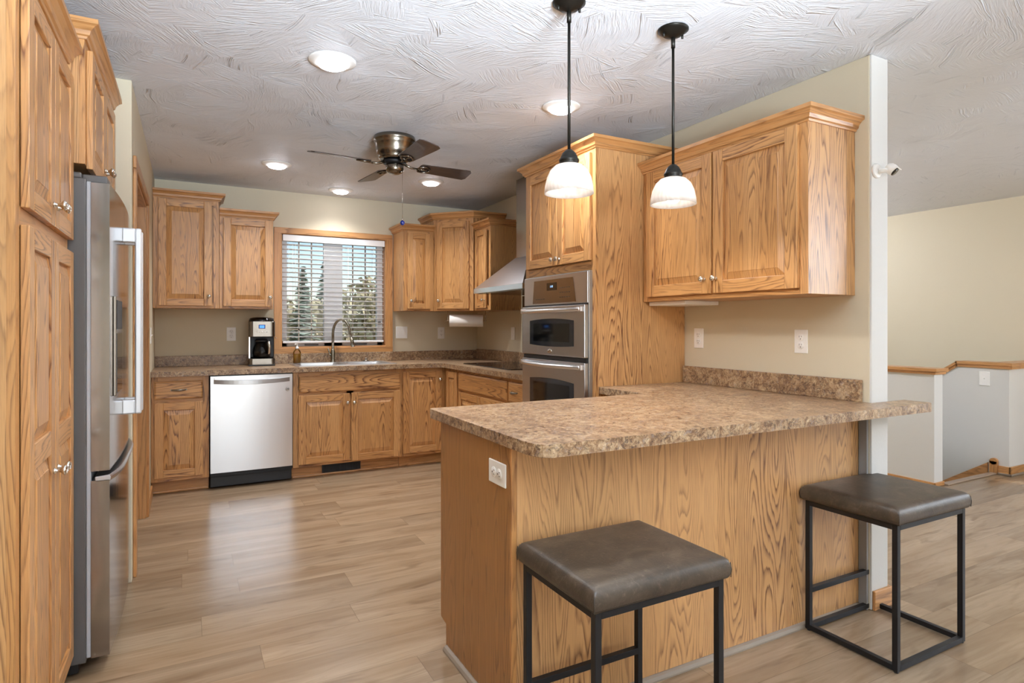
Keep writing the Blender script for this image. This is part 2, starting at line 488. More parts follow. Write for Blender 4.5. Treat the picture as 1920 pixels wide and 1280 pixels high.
# left wall with the door opening
DY0, DY1, DZ = 3.585, 4.585, 2.03
m = MB(True).box(XL - .12, 3.46, 0, XL, DY0, H).box(XL - .12, DY1, 0, XL, YB, H).box(XL - .12, DY0, DZ, XL, DY1, H)
m.box(-1.1, 3.46, 0, XL - .12, 3.58, H)
struct('wall_left', m, WALL, bevel=.004)
struct('wall_alcove', MB(True).box(-1.22, -3.5, 0, -1.10, 3.58, H), WALL)
struct('wall_hall', MB(True).box(-1.58, 3.58, 0, -1.5, YB, H), WALL)
# rear wall with assumed patio door and window openings; side wall with an assumed window
m = MB(True); y0, y1 = -3.6, -3.5
m.box(-1.22, y0, 0, -.55, y1, H).box(-.55, y0, 2.15, 1.25, y1, H).box(1.25, y0, 0, 2.4, y1, H)
m.box(2.4, y0, 0, 4.8, y1, .75).box(2.4, y0, 2.15, 4.8, y1, H).box(4.8, y0, 0, 7.1, y1, H)
struct('wall_rear', m, WALL)
m = MB(True).box(6.76, -3.5, 0, 6.88, -2.0, H).box(6.76, .4, 0, 6.88, YB, H).box(6.76, -2.0, 0, 6.88, .4, .62).box(6.76, -2.0, 2.18, 6.88, .4, H)
struct('wall_side', m, WALL)
for k, (x0, x1, z0, z1, nm) in enumerate(((-.55, 1.25, .02, 2.15, 'door_2'), (2.4, 4.8, .75, 2.15, 'window_2'))):  # assumed, unseen frames built around the added patio and rear lights
    m = MB(); w = .06
    m.box(x0, -3.56, z0, x0 + w, -3.5, z1).box(x1 - w, -3.56, z0, x1, -3.5, z1).box(x0, -3.56, z1 - w, x1, -3.5, z1).box(x0, -3.56, z0, x1, -3.5, z0 + w)
    m.box((x0 + x1) / 2 - .04, -3.56, z0, (x0 + x1) / 2 + .04, -3.5, z1)
    struct(nm, m, WHITE)
m = MB(); m.box(6.78, -2, .62, 6.84, -1.94, 2.18).box(6.78, .34, .62, 6.84, .4, 2.18).box(6.78, -2, .62, 6.84, .4, .68).box(6.78, -2, 2.12, 6.84, .4, 2.18).box(6.78, -.84, .62, 6.84, -.76, 2.18)
struct('window_3', m, WHITE)  # assumed, unseen window frame around the added side light

# door casing and jamb (the doorway in the left wall)
cas = thing('door_frame', 'oak door casing around the doorway in the wall past the refrigerator', 'door frame', (XL, 4.08, 0))
m = MB(); t = .016
cs = [(0.0, 3.522, 3.583), (0.0, 4.588, 4.650)]
for _, a, b in cs: m.box(0, a - 4.08, 0, t, b - 4.08, DZ)
m.box(0, 3.522 - 4.08, DZ + .0005, t, 4.650 - 4.08, DZ + .062, 'y')
m.build('casing', OAKT, cas, bevel=.004)
m = MB().box(-.13, 4.566 - 4.08, 0, .002, 4.587 - 4.08, DZ).box(-.13, 3.583 - 4.08, 0, .002, 3.60 - 4.08, DZ).box(-.13, 3.6 - 4.08, DZ - .018, .002, 4.566 - 4.08, DZ, 'y')
m.build('jamb', OAKT, cas, bevel=.002)
m = MB().box(-.085, 4.555 - 4.08, 0, -.045, 4.567 - 4.08, DZ - .02)
m.build('door_stop', OAKT, cas, bevel=.002)

# baseboards
struct('baseboard_left', MB().box(XL, 4.652, 0, XL + .014, 5.12, .085, 'y'), OAKT, bevel=.004)
struct('baseboard_wall_end', MB().box(2.645, 1.578, 0, 2.778, 1.592, .085, 'x').box(2.764, 1.592, 0, 2.778, 5.69, .085, 'y'), OAKT, bevel=.004)

# ------------------------------------------------------------------ stairwell side of the house
m = MB(True)
m.prism([(5.10, 2.585), (5.22, 2.585), (5.22, 5.69), (5.10, 5.69)], 0, .868)
struct('wall_stair_near', m, WALLW, bevel=.003)
capp = [(0, 0), (.018, 0), (.018, .02), (.03, .03), (.03, .052), (-.15, .052), (-.15, 0)]
m = MB(); m.crown([(5.10, 5.69), (5.10, 2.585), (5.22, 2.585), (5.22, 5.69)], .868, [(0, 0), (.016, 0), (.016, .018), (.028, .022), (.028, .045), (-.06, .045), (-.06, .02), (0, .02)], 1)
struct('trim_1', m, OAKT)
# lower wall across the stairs: level, then stepping down with the flight
m = MB(True)
x0, x1 = 6.0, 6.12
prof = [(2.47, 0), (2.47, .885), (2.855, .885), (5.0, -.56), (5.69, -.56), (5.69, -2.2), (2.6, -2.2), (2.6, 0)]
b = len(m.v); n = len(prof)
m.v += [(x0, p[0], p[1]) for p in prof] + [(x1, p[0], p[1]) for p in prof]
m.f.append([b + i for i in range(n)]); m.uv.append([(p[0], p[1]) for p in prof]); m.sm.append(False)
m.f.append([b + n + i for i in range(n)][::-1]); m.uv.append([(p[0], p[1]) for p in prof][::-1]); m.sm.append(False)
for i in range(n):
    j = (i + 1) % n; m.f.append([b + i, b + j, b + n + j, b + n + i]); m.uv.append([(0, 0)] * 4); m.sm.append(False)
m.box(6.12, 2.47, 0, 6.76, 2.59, .885)
struct('wall_stair_far', m, WALLW)
m = MB()
def capseg(p, q):
    """oak cap segment between two (x,y,z) points, 5 cm deep"""
    P, Q = Vector(p), Vector(q); d = (Q - P).normalized(); s_ = d.cross(Vector((0, 0, 1))).normalized()
    off = m.off()
    for o0, o1, h0, h1 in ((-.085, .085, .026, .05), (-.072, .072, 0, .026)):
        b_ = len(m.v); pts = []
        for X in (P, Q):
            for o_, h_ in ((o0, h0), (o1, h0), (o1, h1), (o0, h1)): pts.append(tuple(X + s_ * o_ + Vector((0, 0, h_))))
        m.v += pts
        for q4 in ((0, 1, 2, 3), (7, 6, 5, 4), (0, 4, 5, 1), (1, 5, 6, 2), (2, 6, 7, 3), (3, 7, 4, 0)):
            m.f.append([b_ + k for k in q4]); m.sm.append(False)
            m.uv.append([((k % 4) * .04 + off[0], (0 if k < 4 else (Q - P).length) + off[1]) for k in q4])
capseg((6.76, 2.53, .885), (5.985, 2.53, .885)); capseg((6.06, 2.444, .8858), (6.06, 2.86, .8858)); capseg((6.06, 2.85, .885), (6.06, 5.0, -.56))
struct('trim_2', m, OAKT)
struct('wall_stair_side', MB(True).box(5.10, 5.70, -2.2, 6.9, 5.9, 0).box(5.12, 2.6, -2.2, 5.219, 5.7, -.101), WALLW)
# skirt board, plinth block and baseboard
m = MB()
P = [(2.62, 0.0), (2.62, .085), (5.2, -1.65), (5.2, -1.76), (2.7, -.14)]
b = len(m.v); n = len(P)
m.v += [(5.985, p[0], p[1]) for p in P] + [(6.0, p[0], p[1]) for p in P]
m.f.append([b + i for i in range(n)]); m.uv.append([(p[1] + 3, p[0]) for p in P]); m.sm.append(False)
m.f.append([b + n + i for i in range(n)][::-1]); m.uv.append([(p[1], p[0]) for p in P][::-1]); m.sm.append(False)
for i in range(n):
    j = (i + 1) % n; m.f.append([b + i, b + j, b + n + j, b + n + i]); m.uv.append([(0, 0), (0, 1), (.02, 1), (.02, 0)]); m.sm.append(False)
struct('trim_3', m, OAKT)
m = MB().box(5.972, 2.545, 0, 6.0, 2.60, .105); m.lathe([(0, 0), (.0275, 0), (.0275, .028), (0, .028)], (5.972, 2.5725, .105), 'x', 20, smooth=False, caps=False)
struct('trim_4', m, OAKT)
struct('baseboard_stair', MB().box(5.986, 2.456, 0, 6.0, 2.545, .075, 'y').box(5.986, 2.456, 0, 6.75, 2.47, .075, 'x'), OAKT, bevel=.004)
struct('baseboard_stair_shoe', MB().box(5.974, 2.444, 0, 5.986, 2.545, .018, 'y').box(5.974, 2.444, 0, 6.75, 2.456, .018, 'x'), TILEW, bevel=.005)
struct('baseboard_stair_near', MB().box(5.086, 2.571, 0, 5.22, 2.585, .03, 'x').box(5.086, 2.571, 0, 5.10, 5.69, .03, 'y'), OAKT, bevel=.004)
struct('trim_5', MB().box(5.22, 2.545, 0, 5.972, 2.60, .012, 'x'), plain('stair_nosing', '#A08A76', .4), bevel=.005)
st = thing('staircase', 'carpeted stairs going down between the pale half walls', 'stairs', (5.61, 2.6, 0))
for k in range(8):
    MB().box(-.388, .02 + k * .26, -.20 * (k + 1) - .02, .37, .30 + k * .26, -.20 * (k + 1)).build('step', plain('beige_carpet', '#A2937F', .95) if k == 0 else bpy.data.materials['beige_carpet'], st, bevel=.01)

# ------------------------------------------------------------------ window: frame, sashes, glass, blind
struct('trim_6', MB().box(.664, YB - .018, 1.0, .722, YB, 2.118).box(1.680, YB - .018, 1.0, 1.738, YB, 2.118).box(.664, YB - .0185, 2.066, 1.738, YB, 2.1185, 'x').box(.664, YB - .0185, .996, 1.738, YB, 1.046, 'x')
       .box(WX0 - .001, YB - .005, WZ0, WX0 + .012, YB + .10, WZ1).box(WX1 - .012, YB - .005, WZ0, WX1 + .001, YB + .10, WZ1).box(WX0, YB - .005, WZ0 - .001, WX1, YB + .10, WZ0 + .012, 'x').box(WX0, YB - .005, WZ1 - .012, WX1, YB + .10, WZ1, 'x'), OAKT, bevel=.003)
win = MB()
yf = YB + .095
a, b_, c_, d_ = WX0 + .012, WX1 - .012, WZ0 + .012, WZ1 - .012
win.box(a, yf, c_, a + .055, yf + .05, d_).box(b_ - .055, yf, c_, b_, yf + .05, d_).box(a, yf, c_, b_, yf + .05, c_ + .05).box(a, yf, d_ - .05, b_, yf + .05, d_)
win.box(1.115, yf, c_, 1.285, yf + .05, d_)
w1 = struct('window_1', win, WHITEV, bevel=.003)
m = MB().box(a + .05, yf + .025, c_ + .04, 1.12, yf + .029, d_ - .04).box(1.28, yf + .025, c_ + .04, b_ - .05, yf + .029, d_ - .04)
m.build('window_pane', GLASS, w1)
m = MB()
for x in (.893, 1.005, 1.385, 1.505): m.box(x - .006, yf + .018, c_ + .04, x + .006, yf + .024, d_ - .04)
for x0, x1 in ((a + .05, 1.12), (1.28, b_ - .05)):
    m.box(x0, yf + .018, 1.205, x1, yf + .024, 1.217)
m.build('muntin', NICKELD, w1)
m = MB().box(.79, yf - .02, 1.262, .812, yf, 1.284).box(1.625, yf - .02, 1.262, 1.647, yf, 1.284); m.build('window_latch', BLACK, w1)
m = MB().box(.94, yf - .022, 1.066, 1.06, yf, 1.078).box(1.39, yf - .022, 1.066, 1.51, yf, 1.078); m.build('crank_handle', plain('grey_crank', '#6C7076', .5), w1)

bl = thing('window_blind', 'white two inch slat blind lowered over the kitchen window', 'blind', (1.201, YB + .045, 2.06))
MB().box(-.462, -.052, -.058, .462, -.040, .0).box(-.460, -.040, -.045, .460, .02, -.003).build('valance', BLIND, bl, bevel=.003)
m = MB(); ns = 22
for k in range(ns):
    z = -.085 - k * .0415; n0 = len(m.v)
    m.box(-.458, -.024, -.0014, .458, .024, .0014, 'x')
    m.xf(Matrix.Translation((0, 0, z)) @ Matrix.Rotation(radians(-9), 4, 'X'), n0)
m.build('slat', BLIND, bl)
MB().box(-.458, -.026, -.972, .458, .026, -.955, 'x').build('bottom_rail', BLIND, bl, bevel=.004)
m = MB()
for x in (-.41, -.10, .12, .36):
    for yy in (-.026, .026): m.tube([(x, yy, -.05), (x, yy, -.96)], .0011, 5)
for x in (-.375, -.355): m.tube([(x, -.034, -.05), (x, -.036, -.60)], .0014, 5)
m.build('cord', WHITE, bl)

# outdoors beyond the window
def ground():
    t = NT('lawn_grass'); co = t.n('TexCoord').outputs['Object']
    t.set(Base_Color=t.ramp(t.noise(co, .8, 4, .6), [(.3, hexc('#6E7A4C')), (.7, hexc('#9A9A6C'))]), Roughness=.95); return t.m
struct('lawn', MB(True).box(-45, 6.2, -.9, 60, 90, -.5), ground())
def foliage(name, c1, c2):
    t = NT(name); co = t.n('TexCoord').outputs['Object']
    t.set(Base_Color=t.ramp(t.noise(co, 3, 4, .7), [(.35, hexc(c1)), (.65, hexc(c2))]), Roughness=.9); return t.m
FOL1 = foliage('conifer_needles', '#7C8C7E', '#A8B6A4'); FOL2 = foliage('autumn_leaves', '#A09C7C', '#C4B697'); BARK = plain('bark', '#5B4E42', .9)
def conifer(x, y, h, label):
    o = thing('conifer_tree', label, 'tree', (x, y, -.5), group=None)
    MB().lathe([(.14, 0), (.05, h * .95)], seg=8).build('trunk', BARK, o)
    m = MB(); r = random.Random(int(x * 10))
    for k in range(420):
        f = r.random() ** .8; z = h * (.08 + .9 * f); R = (1 - f) * h * .24 + .08; a = r.random() * 6.28
        L = R * r.uniform(.6, 1); w = .10 + .25 * (1 - f)
        p = Vector((cos(a), sin(a), -.28)); q = Vector((-sin(a), cos(a), 0)) * w
        A = Vector((0, 0, z)); B = A + p * L
        m.quadpts([A, A + p * L * .6 + q, B, A + p * L * .6 - q])
    m.build('foliage', FOL1, o, fix=False)
def bush(x, y, h, w, label, mat=FOL2):
    o = thing('bushy_tree', label, 'tree', (x, y, -.5))
    MB().lathe([(.16, 0), (.07, h * .6)], seg=8).build('trunk', BARK, o)
    m = MB(); r = random.Random(int(x * 10 + y))
    for k in range(900):
        a = r.random() * 6.28; u = r.uniform(-1, 1); R = r.random() ** .4
        P = Vector((cos(a) * sqrt(1 - u * u) * w * R, sin(a) * sqrt(1 - u * u) * w * R, h * .56 + u * h * .46 * R))
        e1 = Vector((r.uniform(-1, 1), r.uniform(-1, 1), r.uniform(-1, 1))).normalized() * .17; e2 = e1.cross(Vector((r.random(), r.random(), r.random()))).normalized() * .17
        m.quadpts([P - e1, P - e2, P + e1, P + e2])
    m.build('foliage', mat, o, fix=False)
conifer(3.2, 20, 3.7, 'tall conifer seen through the left half of the kitchen window')
conifer(5.3, 27, 5.3, 'slender conifer beside the window mullion, left of it')
conifer(7.6, 24, 4.9, 'dark conifer seen through the right half of the kitchen window')
bush(1.2, 19.5, 2.6, .9, 'thin green bushy tree at the left edge of the window view')
bush(4.35, 24, 2.7, 1.2, 'olive bushy tree low between the two left conifers')
bush(6.1, 20.5, 3.0, 1.2, 'tan autumn bushy tree beside the mullion, right of it')
bush(8.9, 20.5, 3.2, 1.5, 'tan autumn bushy tree at the right edge of the window view')
bush(8.6, 31, 4.2, 2.3, 'distant olive bushy tree behind the dark conifer')
bush(3.0, 32, 3.4, 2.0, 'distant olive bushy tree behind the leftmost conifer')
car = thing('car', 'silver car parked on the grass outside the kitchen window', 'car', (2.85, 15.5, -.5), 12)
m = MB(); m.prism([(-2, 0), (2, 0), (2, .45), (1.7, .62), (.9, .66), (.45, 1.05), (-1.0, 1.08), (-1.6, .68), (-2, .6)], -.8, .8); m.xf(Matrix.Rotation(radians(90), 4, 'X') @ Matrix.Translation((0, .2, 0)))
m.build('body', plain('silver_car_paint', '#C3CAD3', .25, .6), car, bevel=.06)
for x in (-1.25, 1.25):
    for y in (-.72, .72): MB().lathe([(.30, -.1), (.30, .1)], (x, y, .30), 'y', 20).build('wheel', BLACK, car)

# ------------------------------------------------------------------ cabinets
DT = .020
def door_mb(x0, x1, z0, z1, sw=.056, mids=()):
    """raised-panel door with front at y=-DT"""
    m = MB(); F = -DT
    m.box(x0, F, z0, x0 + sw, 0, z1).box(x1 - sw, F, z0, x1, 0, z1)
    zs = [z0] + [z for mz in mids for z in (mz - .035, mz + .035)] + [z1]
    rails = [(z0, z0 + sw), (z1 - sw, z1)] + [(mz - .035, mz + .035) for mz in mids]
    for a, b in rails: m.box(x0 + sw, F, a, x1 - sw, 0, b, 'x')
    edges = sorted(rails)
    for (a0, a1), (b0, b1) in zip(edges, edges[1:]):
        X0, X1, Z0, Z1 = x0 + sw, x1 - sw, a1, b0
        off = m.off(); i = .007; s = min(.034, (X1 - X0) * .22)
        y0, y1, y2 = F + .012, F + .0105, F + .0025
        r0 = [(X0, y0, Z0), (X1, y0, Z0), (X1, y0, Z1), (X0, y0, Z1)]
        r1 = [(X0 + i, y1, Z0 + i), (X1 - i, y1, Z0 + i), (X1 - i, y1, Z1 - i), (X0 + i, y1, Z1 - i)]
        r2 = [(X0 + s, y2, Z0 + s), (X1 - s, y2, Z0 + s), (X1 - s, y2, Z1 - s), (X0 + s, y2, Z1 - s)]
        r2b = [(p[0] + (.0015 if k in (0, 3) else -.0015), y2 - .0015 + .0, p[2] + (.0015 if k < 2 else -.0015)) for k, p in enumerate(r2)]
        fw = X1 - X0; ns_ = max(1, round(fw / .105)); cuts = [0.0] + [(k + random.uniform(-.18, .18)) / ns_ for k in range(1, ns_)] + [1.0]
        offs = [m.off() for _ in range(ns_)]
        def lerp(a, b, f): return tuple(a[q] + (b[q] - a[q]) * f for q in range(3))
        for A, B in ((r0, r1), (r1, r2), (r2, r2b)):
            for k in range(4):
                j = (k + 1) % 4
                if k in (0, 2):
                    for q in range(ns_):
                        f0, f1 = (cuts[q], cuts[q + 1]) if k == 0 else (1 - cuts[q], 1 - cuts[q + 1])
                        m.quadpts([lerp(A[k], A[j], f0), lerp(A[k], A[j], f1), lerp(B[k], B[j], f1), lerp(B[k], B[j], f0)], 'z', offs[q])
                else: m.quadpts([A[k], A[j], B[j], B[k]], 'z', offs[-1] if k == 1 else offs[0])
        for q in range(ns_):
            m.quadpts([lerp(r2b[0], r2b[1], cuts[q]), lerp(r2b[0], r2b[1], cuts[q + 1]), lerp(r2b[3], r2b[2], cuts[q + 1]), lerp(r2b[3], r2b[2], cuts[q])], 'z', offs[q])
        # sticking: small slope from the frame face down to the panel
    return m
def slab_mb(x0, x1, z0, z1):
    m = MB(); F = -DT; c = .010; off = m.off()
    m.box(x0, F + .006, z0, x1, 0, z1, 'x', off)
    A = [(x0, F + .006, z0), (x1, F + .006, z0), (x1, F + .006, z1), (x0, F + .006, z1)]
    B = [(x0 + c, F, z0 + c), (x1 - c, F, z0 + c), (x1 - c, F, z1 - c), (x0 + c, F, z1 - c)]
    for k in range(4): m.quadpts([A[k], A[(k + 1) % 4], B[(k + 1) % 4], B[k]], 'x', off)
    m.quadpts(B, 'x', off); return m
_km = MB()
_km.lathe([(.0085, 0), (.0085, -.003), (.0055, -.006), (.0050, -.014), (.0085, -.019), (.0135, -.023), (.0152, -.027), (.0130, -.031), (.0070, -.034), (0, -.0347)], axis='y', seg=20)
for k in (-1, 0, 1): _km.tube([(-.010, -.0325, .004 * k - .004), (0, -.0352, .004 * k), (.010, -.0325, .004 * k + .004)], .0014, 6)
KNOB = _km.build('knob', CHROME); KNOBME = KNOB.data; bpy.data.objects.remove(KNOB)
def knob(parent, x, z):
    o = bpy.data.objects.new('knob', KNOBME); C.objects.link(o); o.parent = parent; o.location = (x, -DT, z); o.scale = (1.05, 1, 1.0)
    return o
def pull(parent, x, z, w=.085):
    """oval arched drawer pull"""
    m = MB(); pts = []; rs = []
    for k in range(13):
        t = -1 + 2 * k / 12; pts.append((x + t * w / 2, -DT - .004 - .020 * (1 - t * t), z - .002 * (1 - t * t))); rs.append(.0035 + .0055 * (1 - t * t))
    m.tube(pts, rs, 10)
    for s_ in (-1, 1): m.lathe([(.007, 0), (.006, -.007)], (x + s_ * w / 2, -DT, z), 'y', 12)
    return m.build('pull', NICKELD, parent)
CP = [(0, 0), (.006, 0), (.009, .008), (.016, .012), (.020, .026), (.034, .040), (.044, .044), (.044, .060), (0, .060)]

def cabinet(name, label, group, loc, rz, W, D, z0, z1, doors=(), drawers=(), crown=None, toe=None, stiles=(), rails=(), knobs=True, side_mat=None, sw=.056, door_w=None, hollow=False):
    t = thing(name, label, 'cabinet', loc, rz, group)
    m = MB(); off = m.off()
    if hollow: m.box(0, .016, z0, .018, D, z1).box(W - .018, .016, z0, W, D, z1).box(.018, .016, z0, W - .018, D, z0 + .018, 'x').box(.018, D - .012, z0, W - .018, D, z1)
    else: m.box(0, .016, z0, W, D, z1, 'z')
    m.build('body', side_mat or OAKB, t, bevel=.0015)
    m = MB(); fs = .042
    zz0, zz1 = z0, z1
    m.box(0, 0, zz0, fs, .019, zz1).box(W - fs, 0, zz0, W, .019, zz1)
    for s_ in stiles: m.box(s_ - .03, 0, zz0 + fs, s_ + .03, .019, zz1 - fs)
    m.box(fs, 0, zz0, W - fs, .019, zz0 + fs, 'x').box(fs, 0, zz1 - fs, W - fs, .019, zz1, 'x')
    for r_ in rails: m.box(fs, 0, r_ - .025, W - fs, .019, r_ + .025, 'x')
    m.build('face_frame', OAK, t, bevel=.0012)
    for d in doors:
        x0, x1, a, b = d[:4]; kn = d[4] if len(d) > 4 else None; mids = d[5] if len(d) > 5 else ()
        o = door_mb(x0, x1, a, b, min(sw, (x1 - x0) * .26), mids).build('door', OAK, t, bevel=.0028)
        if kn: knob(o, *kn)
    for d in drawers:
        o = slab_mb(*d[:4]).build('drawer' if d[4] else 'false_drawer_front', OAK, t, bevel=.001)
        if d[4]: pull(o, *d[4])
    if crown: 
        c = MB(); c.crown(crown[0], crown[1], [(o_ , h_ * crown[2] / .06) for o_, h_ in CP], crown[3] if len(crown) > 3 else 1); c.build('crown_molding', OAKT, t)
    if toe:
        m = MB().box(toe[0], .075, 0, toe[1], .092, z0, 'x'); m.build('toe_kick', OAKT, t)
        m = MB().box(toe[0], .060, 0, toe[1], .075, .018, 'x'); m.build('shoe_molding', OAKT, t, bevel=.006)
    return t
def side(W, D, x0=0, l=True, r=True, ret=0):
    p = []
    if l: p.append((0, D))
    p += [(0, 0), (W, 0)]
    if r: p.append((W, D))
    return p
# -- back wall, uppers (local x = world x)
YU = 5.38
DU = YB - YU - .002
cabinet('wall_cabinet', 'tall oak wall cabinet in the corner beside the doorway wall', 'kitchen wall cabinets', (XL + .002, YU, 0), 0, .458, DU, 1.384, 2.243,
        doors=[(.035, .405, 1.403, 2.228, (.383, 1.479))], crown=([(0, 0), (.458, 0), (.458, DU)], 2.238, .062, 1))
cabinet('wall_cabinet', 'shorter oak wall cabinet above the coffee maker', 'kitchen wall cabinets', (.219, YU, 0), 0, .403, DU, 1.384, 2.130,
        doors=[(.028, .395, 1.403, 2.115, (.375, 1.479))], crown=([(0, 0), (.403, 0), (.403, DU)], 2.125, .062, 1))
cabinet('wall_cabinet', 'small oak wall cabinet just right of the window', 'kitchen wall cabinets', (1.747, YU, 0), 0, .290, DU, 1.384, 2.130,
        doors=[(.036, .255, 1.403, 2.105, (.063, 1.475))], crown=([(0, DU), (0, 0), (.290, 0)], 2.125, .060, 1), sw=.05)
# diagonal corner cabinet
cc = thing('corner_wall_cabinet', 'oak diagonal corner wall cabinet above the paper towel', 'cabinet', (XR, YB, 0), 0, 'kitchen wall cabinets')
p_in = [(-.002, -.002), (-.600, -.002), (-.600, -.312), (-.322, -.612), (-.002, -.612)]
A, B = Vector((-.600, -.322)), Vector((-.322, -.612))
MB().prism([(-.002, -.002), (-.600, -.002), (-.600, -.308), (-.308, -.612), (-.002, -.612)], 1.384, 2.243, 'z').build('body', OAK, cc, bevel=.001)

P0, P1 = Vector((-.600, -.325)), Vector((-.325, -.625))
L = (P1 - P0).length; ang = atan2(P1.y - P0.y, P1.x - P0.x)
MX = Matrix.Translation((P0.x, P0.y, 0)) @ Matrix.Rotation(ang, 4, 'Z')
m = MB().box(0, 0, 1.384, .045, .019, 2.243).box(L - .045, 0, 1.384, L, .019, 2.243).box(.045, 0, 1.384, L - .045, .019, 1.43, 'x').box(.045, 0, 2.20, L - .045, .019, 2.243, 'x')
m.xf(MX).build('face_frame', OAK, cc, bevel=.001)
d = door_mb(.040, L - .040, 1.403, 2.215, .056).build('door', OAK, cc, bevel=.0028); d.matrix_local = MX
knob(d, .068, 1.479)
m = MB().crown([(-.600, -.002), (-.600, -.325), (-.325, -.625), (-.002, -.625)], 2.240, CP, 1); m.build('crown_molding', OAKT, cc)
# -- right wall: narrow upper next to the hood (local x runs toward the camera)
XF = 2.33
cabinet('wall_cabinet', 'narrow oak wall cabinet beside the range hood', 'kitchen wall cabinets', (XF, 5.070, 0), -90, .323, XR - XF - .002, 1.384, 2.130,
        doors=[(.030, .262, 1.403, 2.105, (.236, 1.475))], crown=([(0, 0), (.323, 0), (.323, XR - XF - .002)], 2.125, .058, 1), sw=.05)
# -- wall oven tower
XT = 1.98
ot = cabinet('oven_cabinet', 'tall oak cabinet tower holding the double oven', None, (XT, 3.500, 0), -90, .780, XR - XT - .002, .1, 2.238,
        doors=[(.035, .409, 1.612, 2.212, (.383, 1.648)), (.414, .748, 1.612, 2.212, (.440, 1.648))], crown=([(0, .4), (0, 0), (.780, 0), (.780, XR - XT - .002)], 2.232, .060, 1), rails=(1.585,), toe=(.02, .76))
# -- upper pair over the peninsula
XU = 2.315
cabinet('wall_cabinet', 'wide two door oak wall cabinet above the peninsula counter', 'kitchen wall cabinets', (XU, 2.716, 0), -90, 1.052, XR - XU - .002, 1.384, 2.128,
        doors=[(.045, .528, 1.409, 2.112, (.486, 1.482)), (.540, 1.012, 1.409, 2.112, (.562, 1.482))], crown=([(0, 0), (1.052, 0), (1.052, XR - XU - .002)], 2.116, .062, 1), stiles=(.534,), sw=.062)
# -- pantry on the left (local x runs away from the camera)
cabinet('pantry_cabinet', 'tall oak pantry cabinet with four doors at the very left of the photo', None, (-.375, 1.885, 0), 90, .725, .70, .10, 2.175,
        doors=[(.045, .378, 1.548, 2.120, (.350, 1.61)), (.384, .712, 1.548, 2.120, (.412, 1.61)), (.045, .378, .088, 1.505, (.352, .815), (.905,)), (.384, .712, .088, 1.505, (.410, .815), (.905,))],
        crown=([(0, .5), (0, 0), (.725, 0)], 2.168, .060, 1), rails=(1.526,), toe=(.0, .725))
cabinet('wall_cabinet', 'two door oak cabinet above the refrigerator', 'kitchen wall cabinets', (-.326, 2.622, 0), 90, .832, .74, 1.826, 2.278,
        doors=[(.030, .412, 1.815, 2.245, (.386, 1.89)), (.418, .800, 1.815, 2.245, (.444, 1.89))], crown=([(0, .5), (0, 0), (.832, 0)], 2.270, .062, 1))
# -- back wall base run
YF = 5.122; BD = YB - YF - .002
cabinet('base_cabinet', 'oak base cabinet with one drawer and door beside the dishwasher', 'kitchen base cabinets', (XL + .002, YF, 0), 0, .378, BD, .10, .872,
        doors=[(.022, .338, .128, .680, None)], drawers=[(.022, .334, .705, .838, (.178, .773, .095))], rails=(.693,), toe=(0.0, .378))
sb = cabinet('base_cabinet', 'oak sink base cabinet with two doors under a false drawer front', 'kitchen base cabinets', (.742, YF, 0), 0, .898, BD, .10, .872,
        doors=[(.040, .450, .122, .680, (.428, .606)), (.462, .884, .112, .684, (.484, .604))], drawers=[(.046, .884, .702, .838, None)], rails=(.693,), stiles=(.456,), toe=(0, .897), hollow=True)
cb = cabinet('base_cabinet', 'oak corner base cabinet with a tall door right of the sink doors', 'kitchen base cabinets', (1.642, YF, 0), 0, .420, BD, .10, .872,
        doors=[(.013, .372, .126, .842, (.350, .765))], toe=(0, .40))
# right wall base run (local x toward the camera); starts at the corner
XB = 2.055; RD = XR - XB - .002
cabinet('base_cabinet', 'narrow oak corner cabinet door beside the tall corner door', 'kitchen base cabinets', (XB, 5.118, 0), -90, .310, RD, .10, .872, doors=[(.055, .300, .126, .842, None)])
cabinet('base_cabinet', 'oak base cabinet with a wide false front under the cooktop', 'kitchen base cabinets', (XB, 4.806, 0), -90, .930, RD, .10, .872,
        doors=[(.030, .460, .122, .680, (.438, .606)), (.470, .905, .122, .680, (.492, .606))], drawers=[(.024, .918, .702, .842, None)], rails=(.693,), toe=(0, .93))
cabinet('base_cabinet', 'narrow oak base cabinet with a small drawer beside the oven tower', 'kitchen base cabinets', (XB, 3.874, 0), -90, .371, RD, .10, .872,
        doors=[(.012, .352, .122, .680, (.035, .606))], drawers=[(.012, .352, .702, .842, (.110, .772, .080))], rails=(.693,), toe=(0, .37))

vt = thing('floor_vent_grille', 'black louvred vent in the toe kick under the sink cabinet', 'vent', (1.140, YF + .061, .0))
m = MB().box(-.160, -.004, .022, .160, .0, .088)
m.build('frame', BLACK, vt)
m = MB()
for k in range(24): m.box(-.150 + k * .0127, -.009, .028, -.144 + k * .0127, -.004, .082)
m.build('louvre', BLKMET, vt)

# ------------------------------------------------------------------ peninsula
pn = thing('peninsula_cabinet', 'oak panelled peninsula base under the long counter', 'cabinet', (.878, 1.642, 0))
PB = 2.235 - 1.642
